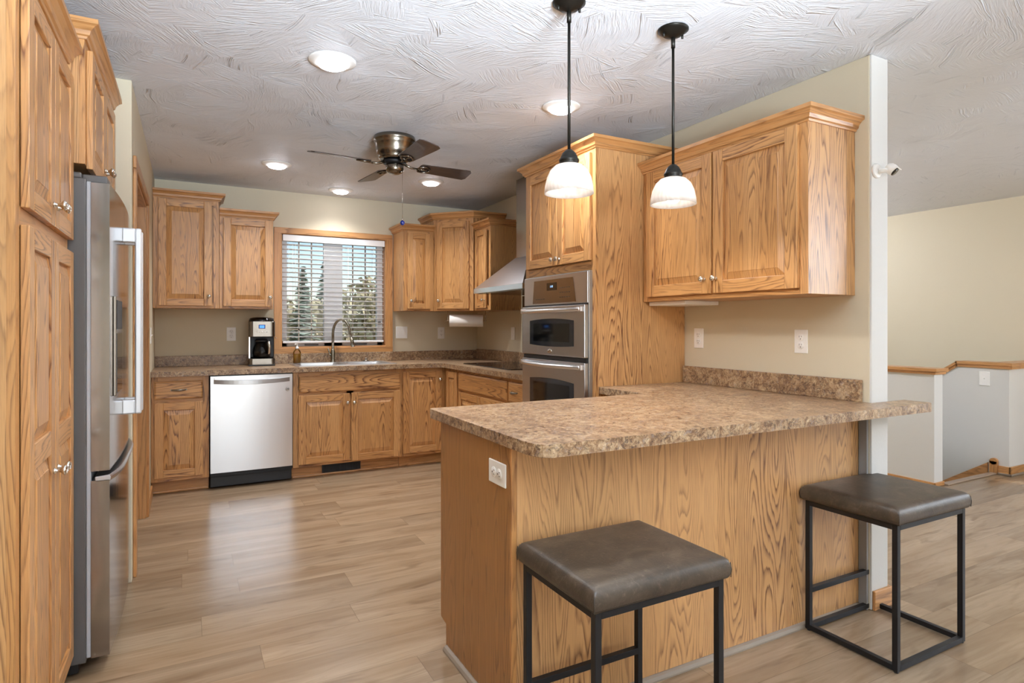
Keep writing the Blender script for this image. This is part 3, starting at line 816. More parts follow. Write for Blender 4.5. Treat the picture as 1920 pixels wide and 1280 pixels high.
# end panel with the toe-kick notch (profile in y,z)
def yz_prism(prof, x0, x1, g='z'):
    m = MB(); off = m.off(); b = len(m.v); n = len(prof)
    m.v += [(x0, p[0], p[1]) for p in prof] + [(x1, p[0], p[1]) for p in prof]
    m.face([b + i for i in range(n)], [m.v[b + i] for i in range(n)], g, off); m.face([b + n + i for i in range(n)][::-1], [m.v[b + n + i] for i in range(n)][::-1], g, off)
    for i in range(n):
        j = (i + 1) % n; q = [b + i, b + j, b + n + j, b + n + i]; m.face(q, [m.v[x] for x in q], g, off)
    return m
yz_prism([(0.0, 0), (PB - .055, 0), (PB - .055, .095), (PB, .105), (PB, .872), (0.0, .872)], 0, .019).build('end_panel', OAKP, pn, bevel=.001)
m = MB(); x = .019
for w_ in (.86, .88): m.box(x, 0, 0, min(x + w_, 1.748), .012, .872); x += w_
m.build('back_panel', OAKB, pn)
MB().box(-.002, -.003, 0, .016, .010, .872).build('corner_trim', OAKT, pn, bevel=.002)
MB().box(.019, .012, .10, 1.748, PB - .022, .872).box(.019, .012, 0, 1.748, PB - .08, .10).build('body', OAK, pn)
m = MB()
for a in (.02, .60, 1.12): m.box(a, PB - .022, .10, a + .04, PB - .003, .872)
m.box(.02, PB - .022, .832, 1.16, PB - .003, .872, 'x').box(.02, PB - .022, .10, 1.16, PB - .003, .14, 'x'); m.build('face_frame', OAK, pn)
for a, b in ((.04, .325), (.335, .60), (.635, .885), (.895, 1.13)):
    d = door_mb(a, b, .125, .850).xf(Matrix.Translation((a + b, PB - .003, 0)) @ Matrix.Rotation(pi, 4, 'Z'))
    d.build('door', OAK, pn, bevel=.002)
# run along the wall between peninsula and tower
MB().box(1.215, PB - .022, .10, 1.748, 1.075, .872).box(1.275, PB - .022, 0, 1.748, 1.075, .10).build('side_body', OAK, pn)
d = door_mb(0, .36, .125, .70).xf(Matrix.Translation((1.215, 1.05, 0)) @ Matrix.Rotation(-pi / 2, 4, 'Z')); d.build('door', OAK, pn, bevel=.002)
d = slab_mb(0, .36, .715, .85).xf(Matrix.Translation((1.215, 1.05, 0)) @ Matrix.Rotation(-pi / 2, 4, 'Z')); d.build('drawer', OAK, pn)
m = MB(); q = [(0, 0), (.017, 0), (.017, .006), (.012, .016), (.004, .020), (0, .020)]
m.crown([(0, PB - .065), (0, 0), (1.748, 0)], 0, q, -1)
# sweep direction: outwards is to the left of travel here
sh = m
if True:
    sh = MB(); sh.crown([(0, PB - .065), (0, 0), (1.748, 0)], 0, q, 1)
sh.build('shoe_molding', TILEW, pn)
struct('trim_7', MB().box(2.6265, 1.604, 0, 2.6385, 1.640, .872), plain('grey_edge_bead', '#8C8B8A', .6))

# peninsula counter (L shape, wraps in front of the wall end)
def arc(cx, cy, r, a0, a1, n=6): return [(cx + r * cos(radians(a0 + (a1 - a0) * k / n)), cy + r * sin(radians(a0 + (a1 - a0) * k / n))) for k in range(n + 1)]
pc = thing('peninsula_countertop', 'long mottled granite look peninsula countertop with clipped corner', 'countertop', (0, 0, 0))
YP0, YP1 = 1.462, 2.345
out = [(.908, YP0), (2.86, YP0)] + arc(2.855, YP0 + .03, .03, -90, 0, 4) + [(2.885, 1.590), (2.636, 1.590), (2.636, 2.716), (1.998, 2.716), (1.998, YP1)] + arc(.888, YP1 - .02, .02, 90, 180, 4) + [(.868, YP0 + .095), (.870, YP0 + .062), (.877, YP0 + .034), (.890, YP0 + .012)]
m = MB().prism(out, .872, .910, 'x'); m.build('countertop', COUNTER, pc, bevel=.009, seg=3, ang=50)
m = MB().box(2.617, 1.628, .910, 2.637, 2.7165, 1.008, 'x'); m.build('backsplash', COUNTER, pc, bevel=.003)

# main counter (L) with the sink cut-out
mc = thing('kitchen_countertop', 'mottled brown laminate countertop along the window wall and cooktop wall', 'countertop', (0, 0, 0))
YC = 5.085; XC = 2.012
SX0, SX1, SY0, SY1 = .800, 1.605, 5.180, 5.600
out = [(XL + .001, YC), (1.93, YC)] + arc(1.93, YC - .082, .082, 90, 0, 6) + [(XC, 3.502), (2.638, 3.502), (2.638, YB - .002), (XL + .001, YB - .002)]
hole = [(SX0, SY0), (SX0, SY1), (SX1, SY1), (SX1, SY0)]
m = MB().prism(out, .872, .910, 'x', holes=[hole]); m.build('countertop', COUNTER, mc, bevel=.008, seg=3, ang=50)
m = MB().box(XL + .001, YB - .022, .910, 2.638, YB - .002, .997, 'x').box(2.618, 3.502, .910, 2.638, YB - .022, 1.008, 'x'); m.build('backsplash', COUNTER, mc, bevel=.003)

# ------------------------------------------------------------------ sink, faucet
sk = thing('kitchen_sink', 'stainless double bowl sink set in the counter under the window', 'sink', (1.2025, 5.39, .910))
m = MB(); X0, X1, Y0, Y1 = -.425, .425, -.232, .250
def rr(x0, y0, x1, y1, r, ccw=True):
    p = arc(x1 - r, y0 + r, r, -90, 0, 5) + arc(x1 - r, y1 - r, r, 0, 90, 5) + arc(x0 + r, y1 - r, r, 90, 180, 5) + arc(x0 + r, y0 + r, r, 180, 270, 5)
    return p if ccw else p[::-1]
bowls = [(-.385, -.195, -.010, .180), (.020, -.195, .385, .180)]
m.prism(rr(X0, Y0, X1, Y1, .03), 0.0005, .006, 'x', holes=[rr(*b, .06, False) for b in bowls])
m.build('rim', STEEL, sk, bevel=.002)
for b in bowls:
    m = MB(); top = rr(*b, .06); bot = rr(b[0] + .02, b[1] + .02, b[2] - .02, b[3] - .02, .05); k0 = len(m.v); n = len(top)
    m.v += [(p[0], p[1], .001) for p in top] + [(p[0], p[1], -.155) for p in bot]
    for i in range(n):
        j = (i + 1) % n; m.f.append([k0 + i, k0 + n + i, k0 + n + j, k0 + j]); m.uv.append([(0, 0)] * 4); m.sm.append(True)
    m.f.append([k0 + n + i for i in range(n)]); m.uv.append([(0, 0)] * n); m.sm.append(False)
    m.build('bowl', STEEL, sk, fix=False)
fc = thing('kitchen_faucet', 'brushed gooseneck faucet arching over the sink', 'faucet', (1.155, 5.598, .916))
MB().lathe([(.026, 0), (.026, .006), (.020, .012), (.019, .03), (.021, .07), (.020, .095), (.016, .11), (.013, .12)]).build('base', PEWTER, fc)
pts = [(0, 0, .11), (0, 0, .26)]
for k in range(1, 13):
    a = pi - pi * k / 12 * .98; pts.append((.075 * (1 + cos(a)) * .94, -.075 * (1 + cos(a)) * .34, .26 + .125 * sin(a)))
end = pts[-1]; pts.append((end[0] + .012, end[1] - .004, end[2] - .05))
MB().tube(pts, .0115, 14).build('gooseneck', PEWTER, fc)
MB().tube([(end[0] + .010, end[1] - .003, end[2] - .045), (end[0] + .018, end[1] - .006, end[2] - .08), (end[0] + .026, end[1] - .009, end[2] - .13)], [.014, .016, .018], 14).build('spray_head', PEWTER, fc)
MB().tube([(-.015, 0, .06), (-.032, -.004, .085), (-.044, -.006, .125)], [.011, .008, .006], 10).build('lever_handle', PEWTER, fc)
ss = thing('sink_strainer', 'small dark sink strainer standing on the sink ledge by the faucet', 'strainer', (1.46, 5.612, .916))
MB().lathe([(.028, 0), (.030, .005), (.022, .010), (.010, .014), (.010, .022), (.014, .026), (.012, .031), (0, .032)]).build('basket', NICKELD, ss)
sp = thing('soap_dispenser', 'clear pump bottle of amber soap beside the sink', 'bottle', (.845, 5.600, .916))
MB().lathe([(.030, 0), (.032, .004), (.032, .095), (.026, .112), (.012, .120), (.012, .130)]).build('bottle', BOTTLE, sp)
MB().lathe([(.0285, .002), (.030, .006), (.030, .082), (0, .083)], caps=True).build('liquid_soap', SOAP, sp)
MB().lathe([(.015, .124), (.015, .142), (.006, .146), (.005, .165), (.011, .167), (.011, .172), (0, .173)]).tube([(0, 0, .169), (-.018, -.024, .170), (-.022, -.030, .160)], [.005, .0045, .004], 8).build('pump', WHITE, sp)

# ------------------------------------------------------------------ dishwasher
dw = thing('dishwasher', 'stainless dishwasher with a bowed bar handle', 'dishwasher', (.440, YF, 0))
MB().box(-.297, .006, .10, .297, .56, .868).build('tub', BLACK, dw)
m = MB(); n = 10; b = 0
# gently bowed front
top, bot = .862, .128; cols = []
for k in range(n + 1):
    x = -.294 + .588 * k / n; y = -.026 - .006 * (1 - (x / .294) ** 2); cols.append((x, y))
out = [(x, y) for x, y in cols] + [(.294, .004), (-.294, .004)]
MB().prism(out, bot, top, 'x', smooth=False).build('door', STEEL, dw, bevel=.003, ang=40)
m = MB(); pp = []
for k in range(17):
    t = -1 + k / 8; pp.append((t * .272, -.040 - .030 * (1 - t * t), .818 - .010 * (1 - t * t) + .004))
b = len(m.v)
for k, (x, y, z) in enumerate(pp):
    hh = .017
    m.v += [(x, y, z - hh), (x, y, z + hh), (x, y + .014, z + hh * .8), (x, y + .014, z - hh * .8)]
for k in range(16):
    for q in range(4):
        r_ = (q + 1) % 4; m.f.append([b + k * 4 + q, b + k * 4 + r_, b + k * 4 + 4 + r_, b + k * 4 + 4 + q]); m.uv.append([(0, 0)] * 4); m.sm.append(False)
m.f.append([b, b + 1, b + 2, b + 3]); m.uv.append([(0, 0)] * 4); m.sm.append(False)
m.f.append([b + 64 + i for i in (3, 2, 1, 0)]); m.uv.append([(0, 0)] * 4); m.sm.append(False)
m.box(-.272, -.040, .808, -.255, -.024, .836).box(.255, -.040, .808, .272, -.024, .836)
m.build('handle', STEELX, dw, bevel=.002)
MB().box(-.294, .02, .012, .294, .05, .124).build('kick_plate', BLACK, dw, bevel=.004)
MB().box(-.294, -.004, .092, .294, .02, .126).build('lower_strip', BLKMET, dw, bevel=.003)
def text(name, s, size, parent, M, mat, ext=.0004, bold=False):
    cu = bpy.data.curves.new(name, 'FONT'); cu.body = s; cu.size = size; cu.extrude = ext; cu.align_x = 'CENTER'; cu.align_y = 'CENTER'
    if bold: cu.offset = size * .02
    tmp = bpy.data.objects.new('tmp', cu); C.objects.link(tmp); bpy.context.view_layer.update()
    me = bpy.data.meshes.new_from_object(tmp.evaluated_get(bpy.context.evaluated_depsgraph_get())); bpy.data.objects.remove(tmp)
    me.materials.clear(); me.materials.append(mat)
    o = bpy.data.objects.new(name, me); C.objects.link(o); o.parent = parent; o.matrix_local = M; return o
FRONT = Matrix.Rotation(radians(90), 4, 'X')        # reads from -y
m = MB().lathe([(0, -.0006), (.018, -.0006), (.018, 0)], (.258, -.0275, .742), 'y', 24); badge = m.build('badge', plain('badge_white', '#D9D8D6', .4), dw)
text('badge_lettering', '10', .020, badge, Matrix.Translation((.258, -.0286, .742)) @ FRONT, BLACK, bold=True)
m = MB().lathe([(0, -.0006), (.004, -.0006), (.004, 0)], (-.268, -.0275, .845), 'y', 16); m.build('sticker', WHITE, dw)

# ------------------------------------------------------------------ refrigerator (front faces +x; local x runs away from the camera)
fr = thing('refrigerator', 'stainless french door refrigerator with bottom freezer', 'refrigerator', (-.316, 2.616, 0), 90)
FW = .826
MB().box(0, .006, .045, FW, .70, 1.775).build('body', FSIDE, fr, bevel=.004)
MB().box(.01, .03, .012, FW - .01, .60, .045).build('base_grille', BLACK, fr)
MB().box(.004, -.008, .06, FW - .004, .006, 1.765).build('gasket', GASKET, fr, bevel=.003)
FZ = .72
def fdoor(x0, x1, z0, z1, name='door'):
    n = 12; pts = []
    for k in range(n + 1):
        x = x0 + (x1 - x0) * k / n; t = (x - FW / 2) / (FW / 2)
        pts.append((x, -.064 - .012 * (1 - t * t)))
    return MB().prism(pts + [(x1, -.008), (x0, -.008)], z0, z1, 'z').build(name, FRIDGEF, fr, bevel=.004, ang=40)
d1 = fdoor(0.002, FW / 2 - .002, FZ + .006, 1.762)
d2 = fdoor(FW / 2 + .002, FW - .002, FZ + .006, 1.762)
dz = fdoor(0.002, FW - .002, .058, FZ - .028, 'freezer_drawer')
# curved lip handle along the top of the freezer drawer
m = MB(); pp = []; n = 20
for k in range(n + 1):
    x = .002 + (FW - .004) * k / n; t = (x - FW / 2) / (FW / 2); pp.append((x, -.066 - .028 * (1 - t ** 4), FZ - .020))
b = len(m.v)
for x, y, z in pp: m.v += [(x, y, z - .012), (x, y - .002, z), (x, y + .004, z + .010), (x, -.020, z + .006), (x, -.020, z - .012)]
for k in range(n):
    for q in range(5):
        r_ = (q + 1) % 5; m.f.append([b + k * 5 + q, b + k * 5 + r_, b + k * 5 + 5 + r_, b + k * 5 + 5 + q]); m.uv.append([(0, 0)] * 4); m.sm.append(False)
m.f.append([b + i for i in range(5)]); m.uv.append([(0, 0)] * 5); m.sm.append(False); m.f.append([b + 5 * n + i for i in range(5)]); m.uv.append([(0, 0)] * 5); m.sm.append(False)
m.build('handle', STEELX, dz, bevel=.002)
for dd, x in ((d1, FW / 2 - .050), (d2, FW / 2 + .050)):
    m = MB(); m.box(x - .014, -.142, .880, x + .014, -.118, 1.655)
    m.box(x - .014, -.120, 1.595, x + .014, -.072, 1.655).box(x - .014, -.120, .880, x + .014, -.072, .940)
    m.build('handle', HANDLE, dd, bevel=.006, seg=3)
m = MB().box(.075, -.078, .985, .300, -.068, 1.36); disp = m.build('dispenser', STEELD, d1, bevel=.003)
MB().box(.090, -.0795, .995, .285, -.078, 1.22).build('recess', BLKGL, disp)
MB().box(.090, -.0795, 1.235, .285, -.078, 1.345).build('control_panel', BLACK, disp)
MB().box(.02, -.055, 1.764, .11, .02, 1.792).box(FW - .11, -.055, 1.764, FW - .02, .02, 1.792).box(.0, .02, 1.774, FW, .12, 1.794).build('hinge_cover', FSIDE, fr, bevel=.004)
for x in (.05, FW - .05): MB().lathe([(.018, 0), (.018, .045)], (x, .06, 0), seg=12).build('foot', BLACK, fr)

# ------------------------------------------------------------------ double wall oven in the tower
ov = thing('double_wall_oven', 'stainless double wall oven built into the oak tower', 'oven', (XT, 3.462, 0), -90)
OW = .712
MB().box(0, -.024, .44, OW, .55, 1.556).build('chassis', plain('galvanised_trim', '#A9A9A6', .35, .8), ov, bevel=.002)
MB().box(0, -.034, 1.375, OW, -.0245, 1.552).build('control_panel', STEELX, ov, bevel=.003)
cp = MB(); cp.quadpts([(.11, -.0345, 1.385), (.60, -.0345, 1.385), (.57, -.0355, 1.528), (.13, -.0355, 1.528)]); cpo = cp.build('touch_panel', steel('touch_panel_steel', '#8F887F', .18, 'y'), ov)
MB().box(.285, -.037, 1.462, .395, -.0358, 1.508).build('display', BLKGL, cpo)
text('display_digits', '1:18', .018, cpo, Matrix.Translation((.34, -.0374, 1.485)) @ FRONT, LCDW, .0002)
m = MB(); r = random.Random(3)
for k in range(5):
    for j in range(3): MB().box(.43 + k * .024, -.0358, 1.415 + j * .028, .442 + k * .024, -.0352, 1.419 + j * .028).build('key_mark', SLOT, cpo)
for k in range(4): MB().box(.15 + k * .03, -.0358, 1.410, .168 + k * .03, -.0352, 1.414).build('key_mark', SLOT, cpo)
def ovendoor(z0, z1, gz0, gz1):
    d = MB().box(.004, -.052, z0, OW - .004, -.0245, z1).build('oven_door', STEELX, ov, bevel=.004)
    m = MB(); n = 12; P = []
    for k in range(n + 1): P.append((.105 + .50 * k / n, gz1 - .012 + .012 * (1 - (2 * k / n - 1) ** 2)))
    for k in range(n + 1): P.append((.605 - .50 * k / n, gz0 + .008 - .008 * (1 - (2 * k / n - 1) ** 2)))
    m.quadpts([(x, -.0528, z) for x, z in P]); w = m.build('oven_window', OVENGL, d)
    m = MB(); m.quadpts([(.15, -.0532, gz0 + .03), (.56, -.0532, gz0 + .03), (.56, -.0532, gz1 - .03), (.15, -.0532, gz1 - .03)]); m.build('inner_window', BLKGL, w)
    # bowed handle
    m = MB(); pp = [(.03 + (OW - .06) * k / 14, -.064 - .034 * (1 - (k / 7 - 1) ** 2), z1 - .026 - .004 * (1 - (k / 7 - 1) ** 2)) for k in range(15)]
    m.tube(pp, [.011] + [.0125] * 13 + [.011], 12)
    for x in (.035, OW - .035): m.box(x - .022, -.070, z1 - .040, x + .022, -.050, z1 - .012)
    m.build('handle', STEEL, d, bevel=.003)
    return d
od = ovendoor(1.068, 1.366, 1.122, 1.290)
ovendoor(.60, 1.040, .690, .930)
MB().box(.004, -.040, 1.042, OW - .004, -.0245, 1.064).box(.004, -.035, 1.366, OW - .004, -.0245, 1.375).build('vent_strip', BLACK, ov)
MB().box(0, -.036, .44, OW, -.0245, .595).build('lower_panel', STEELX, ov, bevel=.003)
m = MB().lathe([(0, -.004), (.014, -.003), (.018, 0)], (0, 0, 0), 'y', 24); m.xf(Matrix.Translation((.345, -.052, 1.094)) @ Matrix.Diagonal((1.5, 1, .8, 1))); bd = m.build('badge', CHROME, od)
m = MB().tube([(.330, -.0562, 1.092), (.338, -.0568, 1.098), (.346, -.0568, 1.091), (.354, -.0568, 1.098), (.360, -.0562, 1.092)], .0009, 6); m.build('emblem', SLOT, bd)

# ------------------------------------------------------------------ cooktop, hood
ck = thing('cooktop', 'black glass cooktop set in the counter beside the oven tower', 'cooktop', (2.37, 4.445, .910))
MB().prism(rr(-.245, -.435, .245, .435, .02), .0005, .009, 'x').build('glass_top', BLKGL, ck, bevel=.002)
MB().prism(rr(-.250, -.440, .250, .440, .02), .0002, .0045, 'x').build('trim_ring', STEELD, ck)
m = MB()
for x, y, R in ((-.10, -.25, .10), (.11, -.25, .075), (-.10, .25, .09), (.11, .25, .10), (.0, 0, .07)):
    for k in range(40):
        a0, a1 = 2 * pi * k / 40, 2 * pi * (k + 1) / 40
        m.quadpts([(x + R * cos(a0), y + R * sin(a0), .0093), (x + R * cos(a1), y + R * sin(a1), .0093), (x + (R - .003) * cos(a1), y + (R - .003) * sin(a1), .0093), (x + (R - .003) * cos(a0), y + (R - .003) * sin(a0), .0093)])
m.build('burner_ring', plain('burner_grey', '#5C5C5C', .4), ck)
hd = thing('range_hood', 'stainless pyramid range hood mounted over the cooktop', 'range hood', (XR, 4.222, 0))
HX, HY = -.520, .4225
MB().box(HX, -HY, 1.515, -.004, HY, 1.556).build('canopy_band', steel('hood_band_steel', '#D8DADD', .2, 'y'), hd, bevel=.002)
m = MB(); A = [(HX + .004, -HY + .004, 1.556), (HX + .004, HY - .004, 1.556), (-.006, HY - .004, 1.556), (-.006, -HY + .004, 1.556)]
B = [(-.28, -.10, 1.80), (-.28, .13, 1.80), (-.006, .13, 1.80), (-.006, -.10, 1.80)]
for k in range(4): m.quadpts([A[k], A[(k + 1) % 4], B[(k + 1) % 4], B[k]])
m.quadpts(B); m.build('canopy', STEELX, hd)
MB().box(-.272, -.095, 1.798, -.006, .125, H - .002).build('chimney', STEELD, hd, bevel=.002)
MB().box(HX + .03, -HY + .03, 1.511, -.03, HY - .03, 1.516).build('filter', STEELD, hd)
bsp = tag(MB().box(2.632, 3.504, 1.009, 2.639, 4.722, 1.51).build('backsplash_panel', STEELD), 'stainless splash panel on the wall between cooktop and range hood', 'backsplash')

# ------------------------------------------------------------------ coffee maker
cm = thing('coffee_maker', 'stainless and black drip coffee maker on the counter', 'coffee maker', (.548, 5.535, .910), -4)
MB().box(-.104, -.115, .0, .104, .115, .012).build('foot_plate', BLACK, cm, bevel=.005)
MB().prism(rr(-.103, -.113, .103, .113, .03), .012, .062, 'x').build('base', steel('coffee_base_steel', '#857F78', .2, 'z'), cm, bevel=.002)
MB().box(-.100, .03, .062, .100, .112, .245).build('rear_tank', BLACK, cm, bevel=.008)
MB().box(-.103, -.06, .062, -.088, .03, .245).build('side_panel', STEEL, cm, bevel=.003)
up = MB().prism(rr(-.103, -.110, .103, .112, .035), .245, .372, 'x').build('brew_housing', steel('coffee_steel', '#857F78', .2, 'z'), cm, bevel=.003)
m = MB(); n = 24
m.lathe([(.100, .372), (.101, .380), (.094, .398), (.070, .406), (0, .408)], seg=32); m.xf(Matrix.Diagonal((1, 1.05, 1, 1))); m.build('lid', BLKGL, cm)
scn = MB().box(-.026, -.1115, .312, .026, -.109, .345).build('display', plain('display_bezel', '#1E3E86', .3), up)
MB().box(-.018, -.1122, .318, .018, -.1112, .339).build('lcd', LCD, scn)
for k in range(5):
    o = MB().lathe([(.006, 0), (.006, -.003), (.003, -.0045), (0, -.0045)], (-.038 + k * .019, -.110, .286), 'y', 14).build('button', WHITE, up)
MB().lathe([(.050, .066), (.066, .074), (.072, .110), (.066, .150), (.050, .185), (.046, .200)], (0, -.035, 0), seg=32).build('carafe', CARAFE, cm)
MB().lathe([(.047, .068), (.062, .076), (.067, .108), (.066, .118), (0, .119)], (0, -.035, 0), seg=32).build('coffee', plain('black_coffee', '#0D0806', .1), cm)
MB().lathe([(.052, .200), (.054, .212), (.040, .226), (0, .230)], (0, -.035, 0), seg=32).build('carafe_lid', BLACK, cm)
MB().tube([(.035, -.095, .205), (.052, -.128, .198), (.058, -.135, .160), (.054, -.124, .110), (.045, -.105, .088)], [.009, .010, .009, .008, .006], 10).build('carafe_handle', CHROME, cm)
MB().tube([(.103, -.05, .235), (.118, -.055, .232)], .003, 6).build('pause_lever', CHROME, cm)

# ------------------------------------------------------------------ paper towel under the corner cabinet
pt = thing('paper_towel_holder', 'wire paper towel holder hung under the corner cabinet', 'towel holder', (2.315, 5.235, 1.384), -26)
MB().tube([(-.175, 0, 0), (-.175, 0, -.090), (-.20, 0, -.094)], .003, 8).tube([(-.19, 0, -.090), (.19, 0, -.090)], .004, 8).tube([(.180, 0, -.09), (.180, 0, 0)], .003, 8).lathe([(0, .176), (.012, .177), (.012, .182), (0, .184)], (0, 0, -.09), 'x', 12).build('wire_arm', CHROME, pt)
pr = thing('paper_towel_roll', 'white roll of paper towel under the corner cabinet', 'paper towel', (2.315, 5.235, 1.294), -26)
MB().lathe([(.021, -.158), (.058, -.158), (.058, .158), (.021, .158)], axis='x', seg=32).build('roll', PAPER, pr, bevel=.002)
MB().lathe([(.019, -.159), (.021, -.159), (.021, .159), (.019, .159)], axis='x', seg=20).build('cardboard_core', plain('cardboard', '#A58B68', .9), pr)

# ------------------------------------------------------------------ outlets and switches
def plate(kind, label, loc, rz, roll=0, group='wall outlets and switches', w=.072, h=.116):
    t = thing({'duplex': 'electrical_outlet', 'decora': 'light_switch', 'toggle2': 'light_switch', 'toggle': 'light_switch'}[kind], label, 'outlet' if kind == 'duplex' else 'light switch', loc, rz, group)
    R = Matrix.Rotation(radians(roll), 4, 'Y')
    if kind == 'toggle2': w = .116
    MB().box(-w / 2, -.006, -h / 2, w / 2, -.0002, h / 2).xf(R).build('cover_plate', WHITE, t, bevel=.0035, seg=3)
    if kind == 'duplex':
        for z in (.0195, -.0195):
            r_ = MB().lathe([(.0172, -.0062), (.0172, -.0078), (.0160, -.0086), (0, -.0086)], (0, 0, z), 'y', 28).xf(R).build('receptacle', WHITE, t)
            MB().box(-.0075, -.0090, z + .000, -.0055, -.0084, z + .009).box(.0050, -.0090, z + .001, .0070, -.0084, z + .008).box(-.0022, -.0090, z - .0095, .0022, -.0084, z - .005).xf(R).build('slot', SLOT, r_)
    elif kind == 'decora':
        MB().box(-.0165, -.0085, -.033, .0165, -.0055, .033).xf(R).build('rocker', WHITE, t, bevel=.001)
    else:
        for x in ((-.023, .023) if kind == 'toggle2' else (0,)):
            MB().box(x - .005, -.0075, -.012, x + .005, -.0055, .012).tube([(x, -.006, 0), (x, -.017, .006)], [.0042, .003], 8).xf(R).build('toggle', WHITE, t, bevel=.0008)
    return t
YW = YB; 
plate('duplex', 'white duplex outlet on the window wall beside the coffee maker', (.323, YW, 1.175), 0)
plate('toggle2', 'white double toggle switch plate just right of the window trim', (1.831, YW, 1.180), 0)
plate('duplex', 'white duplex outlet between the double switch and the paper towel', (2.242, YW, 1.173), 0)
plate('decora', 'white rocker switch on the cooktop wall beside the oven tower', (XR, 4.905, 1.174), -90)
plate('duplex', 'white duplex outlet above the peninsula counter nearest the oven tower', (XR, 2.605, 1.174), -90)
plate('duplex', 'white duplex outlet above the peninsula counter nearest the wall end', (XR, 1.934, 1.171), -90)
plate('duplex', 'cream outlet mounted sideways on the oak end of the peninsula', (.878, 1.733, .776), -90, roll=90, h=.118, w=.075)
plate('toggle', 'white toggle switch on the doorway wall near the back corner', (XL, 5.05, 1.175), 90)
plate('toggle', 'white switch plate on the pale stairwell wall', (6.0, 2.645, .795), -90, w=.078, h=.120)
uc = tag(MB().box(2.35, 2.42, 1.362, 2.60, 2.708, 1.3835).build('under_cabinet_light', WHITE, bevel=.003), 'white light box under the wide upper cabinet beside the oven tower', 'light')

# ------------------------------------------------------------------ ceiling fan
fn = thing('ceiling_fan', 'dark four blade hugger ceiling fan in the kitchen', 'ceiling fan', (1.153, 3.73, 0))
FM = steel('antique_nickel_fan', '#857C6F', .22, 'z')
MB().lathe([(.128, 2.439), (.132, 2.425), (.132, 2.412), (.124, 2.405), (.126, 2.396), (.119, 2.388), (.117, 2.350), (.110, 2.325), (.098, 2.312), (.100, 2.304), (.088, 2.296), (.060, 2.292)], seg=48).build('motor_housing', FM, fn)
MB().lathe([(.070, 2.292), (.074, 2.284), (.072, 2.272), (.050, 2.268)], seg=40).build('flywheel', BLKMET, fn)
MB().lathe([(.052, 2.268), (.056, 2.262), (.056, 2.232), (.050, 2.220), (.030, 2.209), (0, 2.206)], seg=40).build('switch_housing', FM, fn)
bme = None
for k in range(4):
    a = radians(5 + 90 * k)
    M = Matrix.Rotation(a, 4, 'Z') @ Matrix.Translation((0, 0, 2.270)) @ Matrix.Rotation(radians(-13), 4, 'X')
    m = MB(); t = .003
    out = [(.175, -.050), (.475, -.066), (.515, -.066), (.532, -.045), (.532, .045), (.515, .066), (.475, .066), (.175, .050), (.165, .035), (.165, -.035)]
    m.prism(out, -t, t, 'x'); bo = m.build('fan_blade', BLADE, fn, bevel=.001); bo.matrix_local = M
    m = MB().tube([(.060, 0, .012), (.11, 0, -.008), (.15, 0, -.010)], [.010, .007, .007], 8)
    for s_ in (-1, 1): m.tube([(.150, 0, -.010), (.170, s_ * .032, -.009), (.205, s_ * .038, -.008), (.235, s_ * .018, -.008), (.245, 0, -.008)], .005, 8)
    m.tube([(.150, 0, -.010), (.245, 0, -.008)], .004, 8).tube([(.175, -.03, -.009), (.175, .03, -.009)], .004, 8)
    m.build('blade_bracket', FM, bo)
ch = MB().tube([(.038, -.04, 2.215), (.038, -.04, 1.925)], .0011, 6).build('pull_chain', CHROME, fn)
MB().lathe([(0, 1.880), (.010, 1.884), (.0155, 1.896), (.010, 1.909), (0, 1.912)], (.038, -.04, 0), seg=16).build('glass_ball', BLUEG, ch)
MB().lathe([(.004, 1.911), (.005, 1.920), (.002, 1.926)], (.038, -.04, 0), seg=10).build('ball_cap', CHROME, ch)

# ------------------------------------------------------------------ recessed ceiling lights
first = None
for (x, y), lab in zip([(.571, 2.78), (1.789, 2.775), (.574, 4.746), (1.181, 5.397), (1.769, 4.725)],
                       ['recessed ceiling light nearest the camera, above the open floor', 'recessed ceiling light behind the rod of the taller hanging pendant',
                        'recessed ceiling light between the fan and the doorway wall', 'recessed ceiling light directly over the sink window', 'recessed ceiling light behind the fan blade nearest the oven tower']):
    t = thing('recessed_light', lab, 'ceiling light', (x, y, H), 0, 'recessed ceiling lights')
    MB().lathe([(.104, -.0005), (.104, -.004), (.099, -.007), (.066, -.017), (.062, -.017)], seg=40).build('trim_ring', WHITE, t, fix=True)
    MB().lathe([(.062, -.016), (.060, -.024), (.046, -.031), (.024, -.035), (0, -.036)], seg=32).build('lens', LENS, t)
    ld = bpy.data.lights.new('downlight', 'SPOT'); ld.energy = 36 if y > 5 else 64; ld.spot_size = radians(138); ld.spot_blend = 1.0; ld.shadow_soft_size = .06; ld.color = (.93, .96, 1)
    lo = bpy.data.objects.new('downlight', ld); C.objects.link(lo); lo.parent = t; lo.location = (0, 0, -.045)

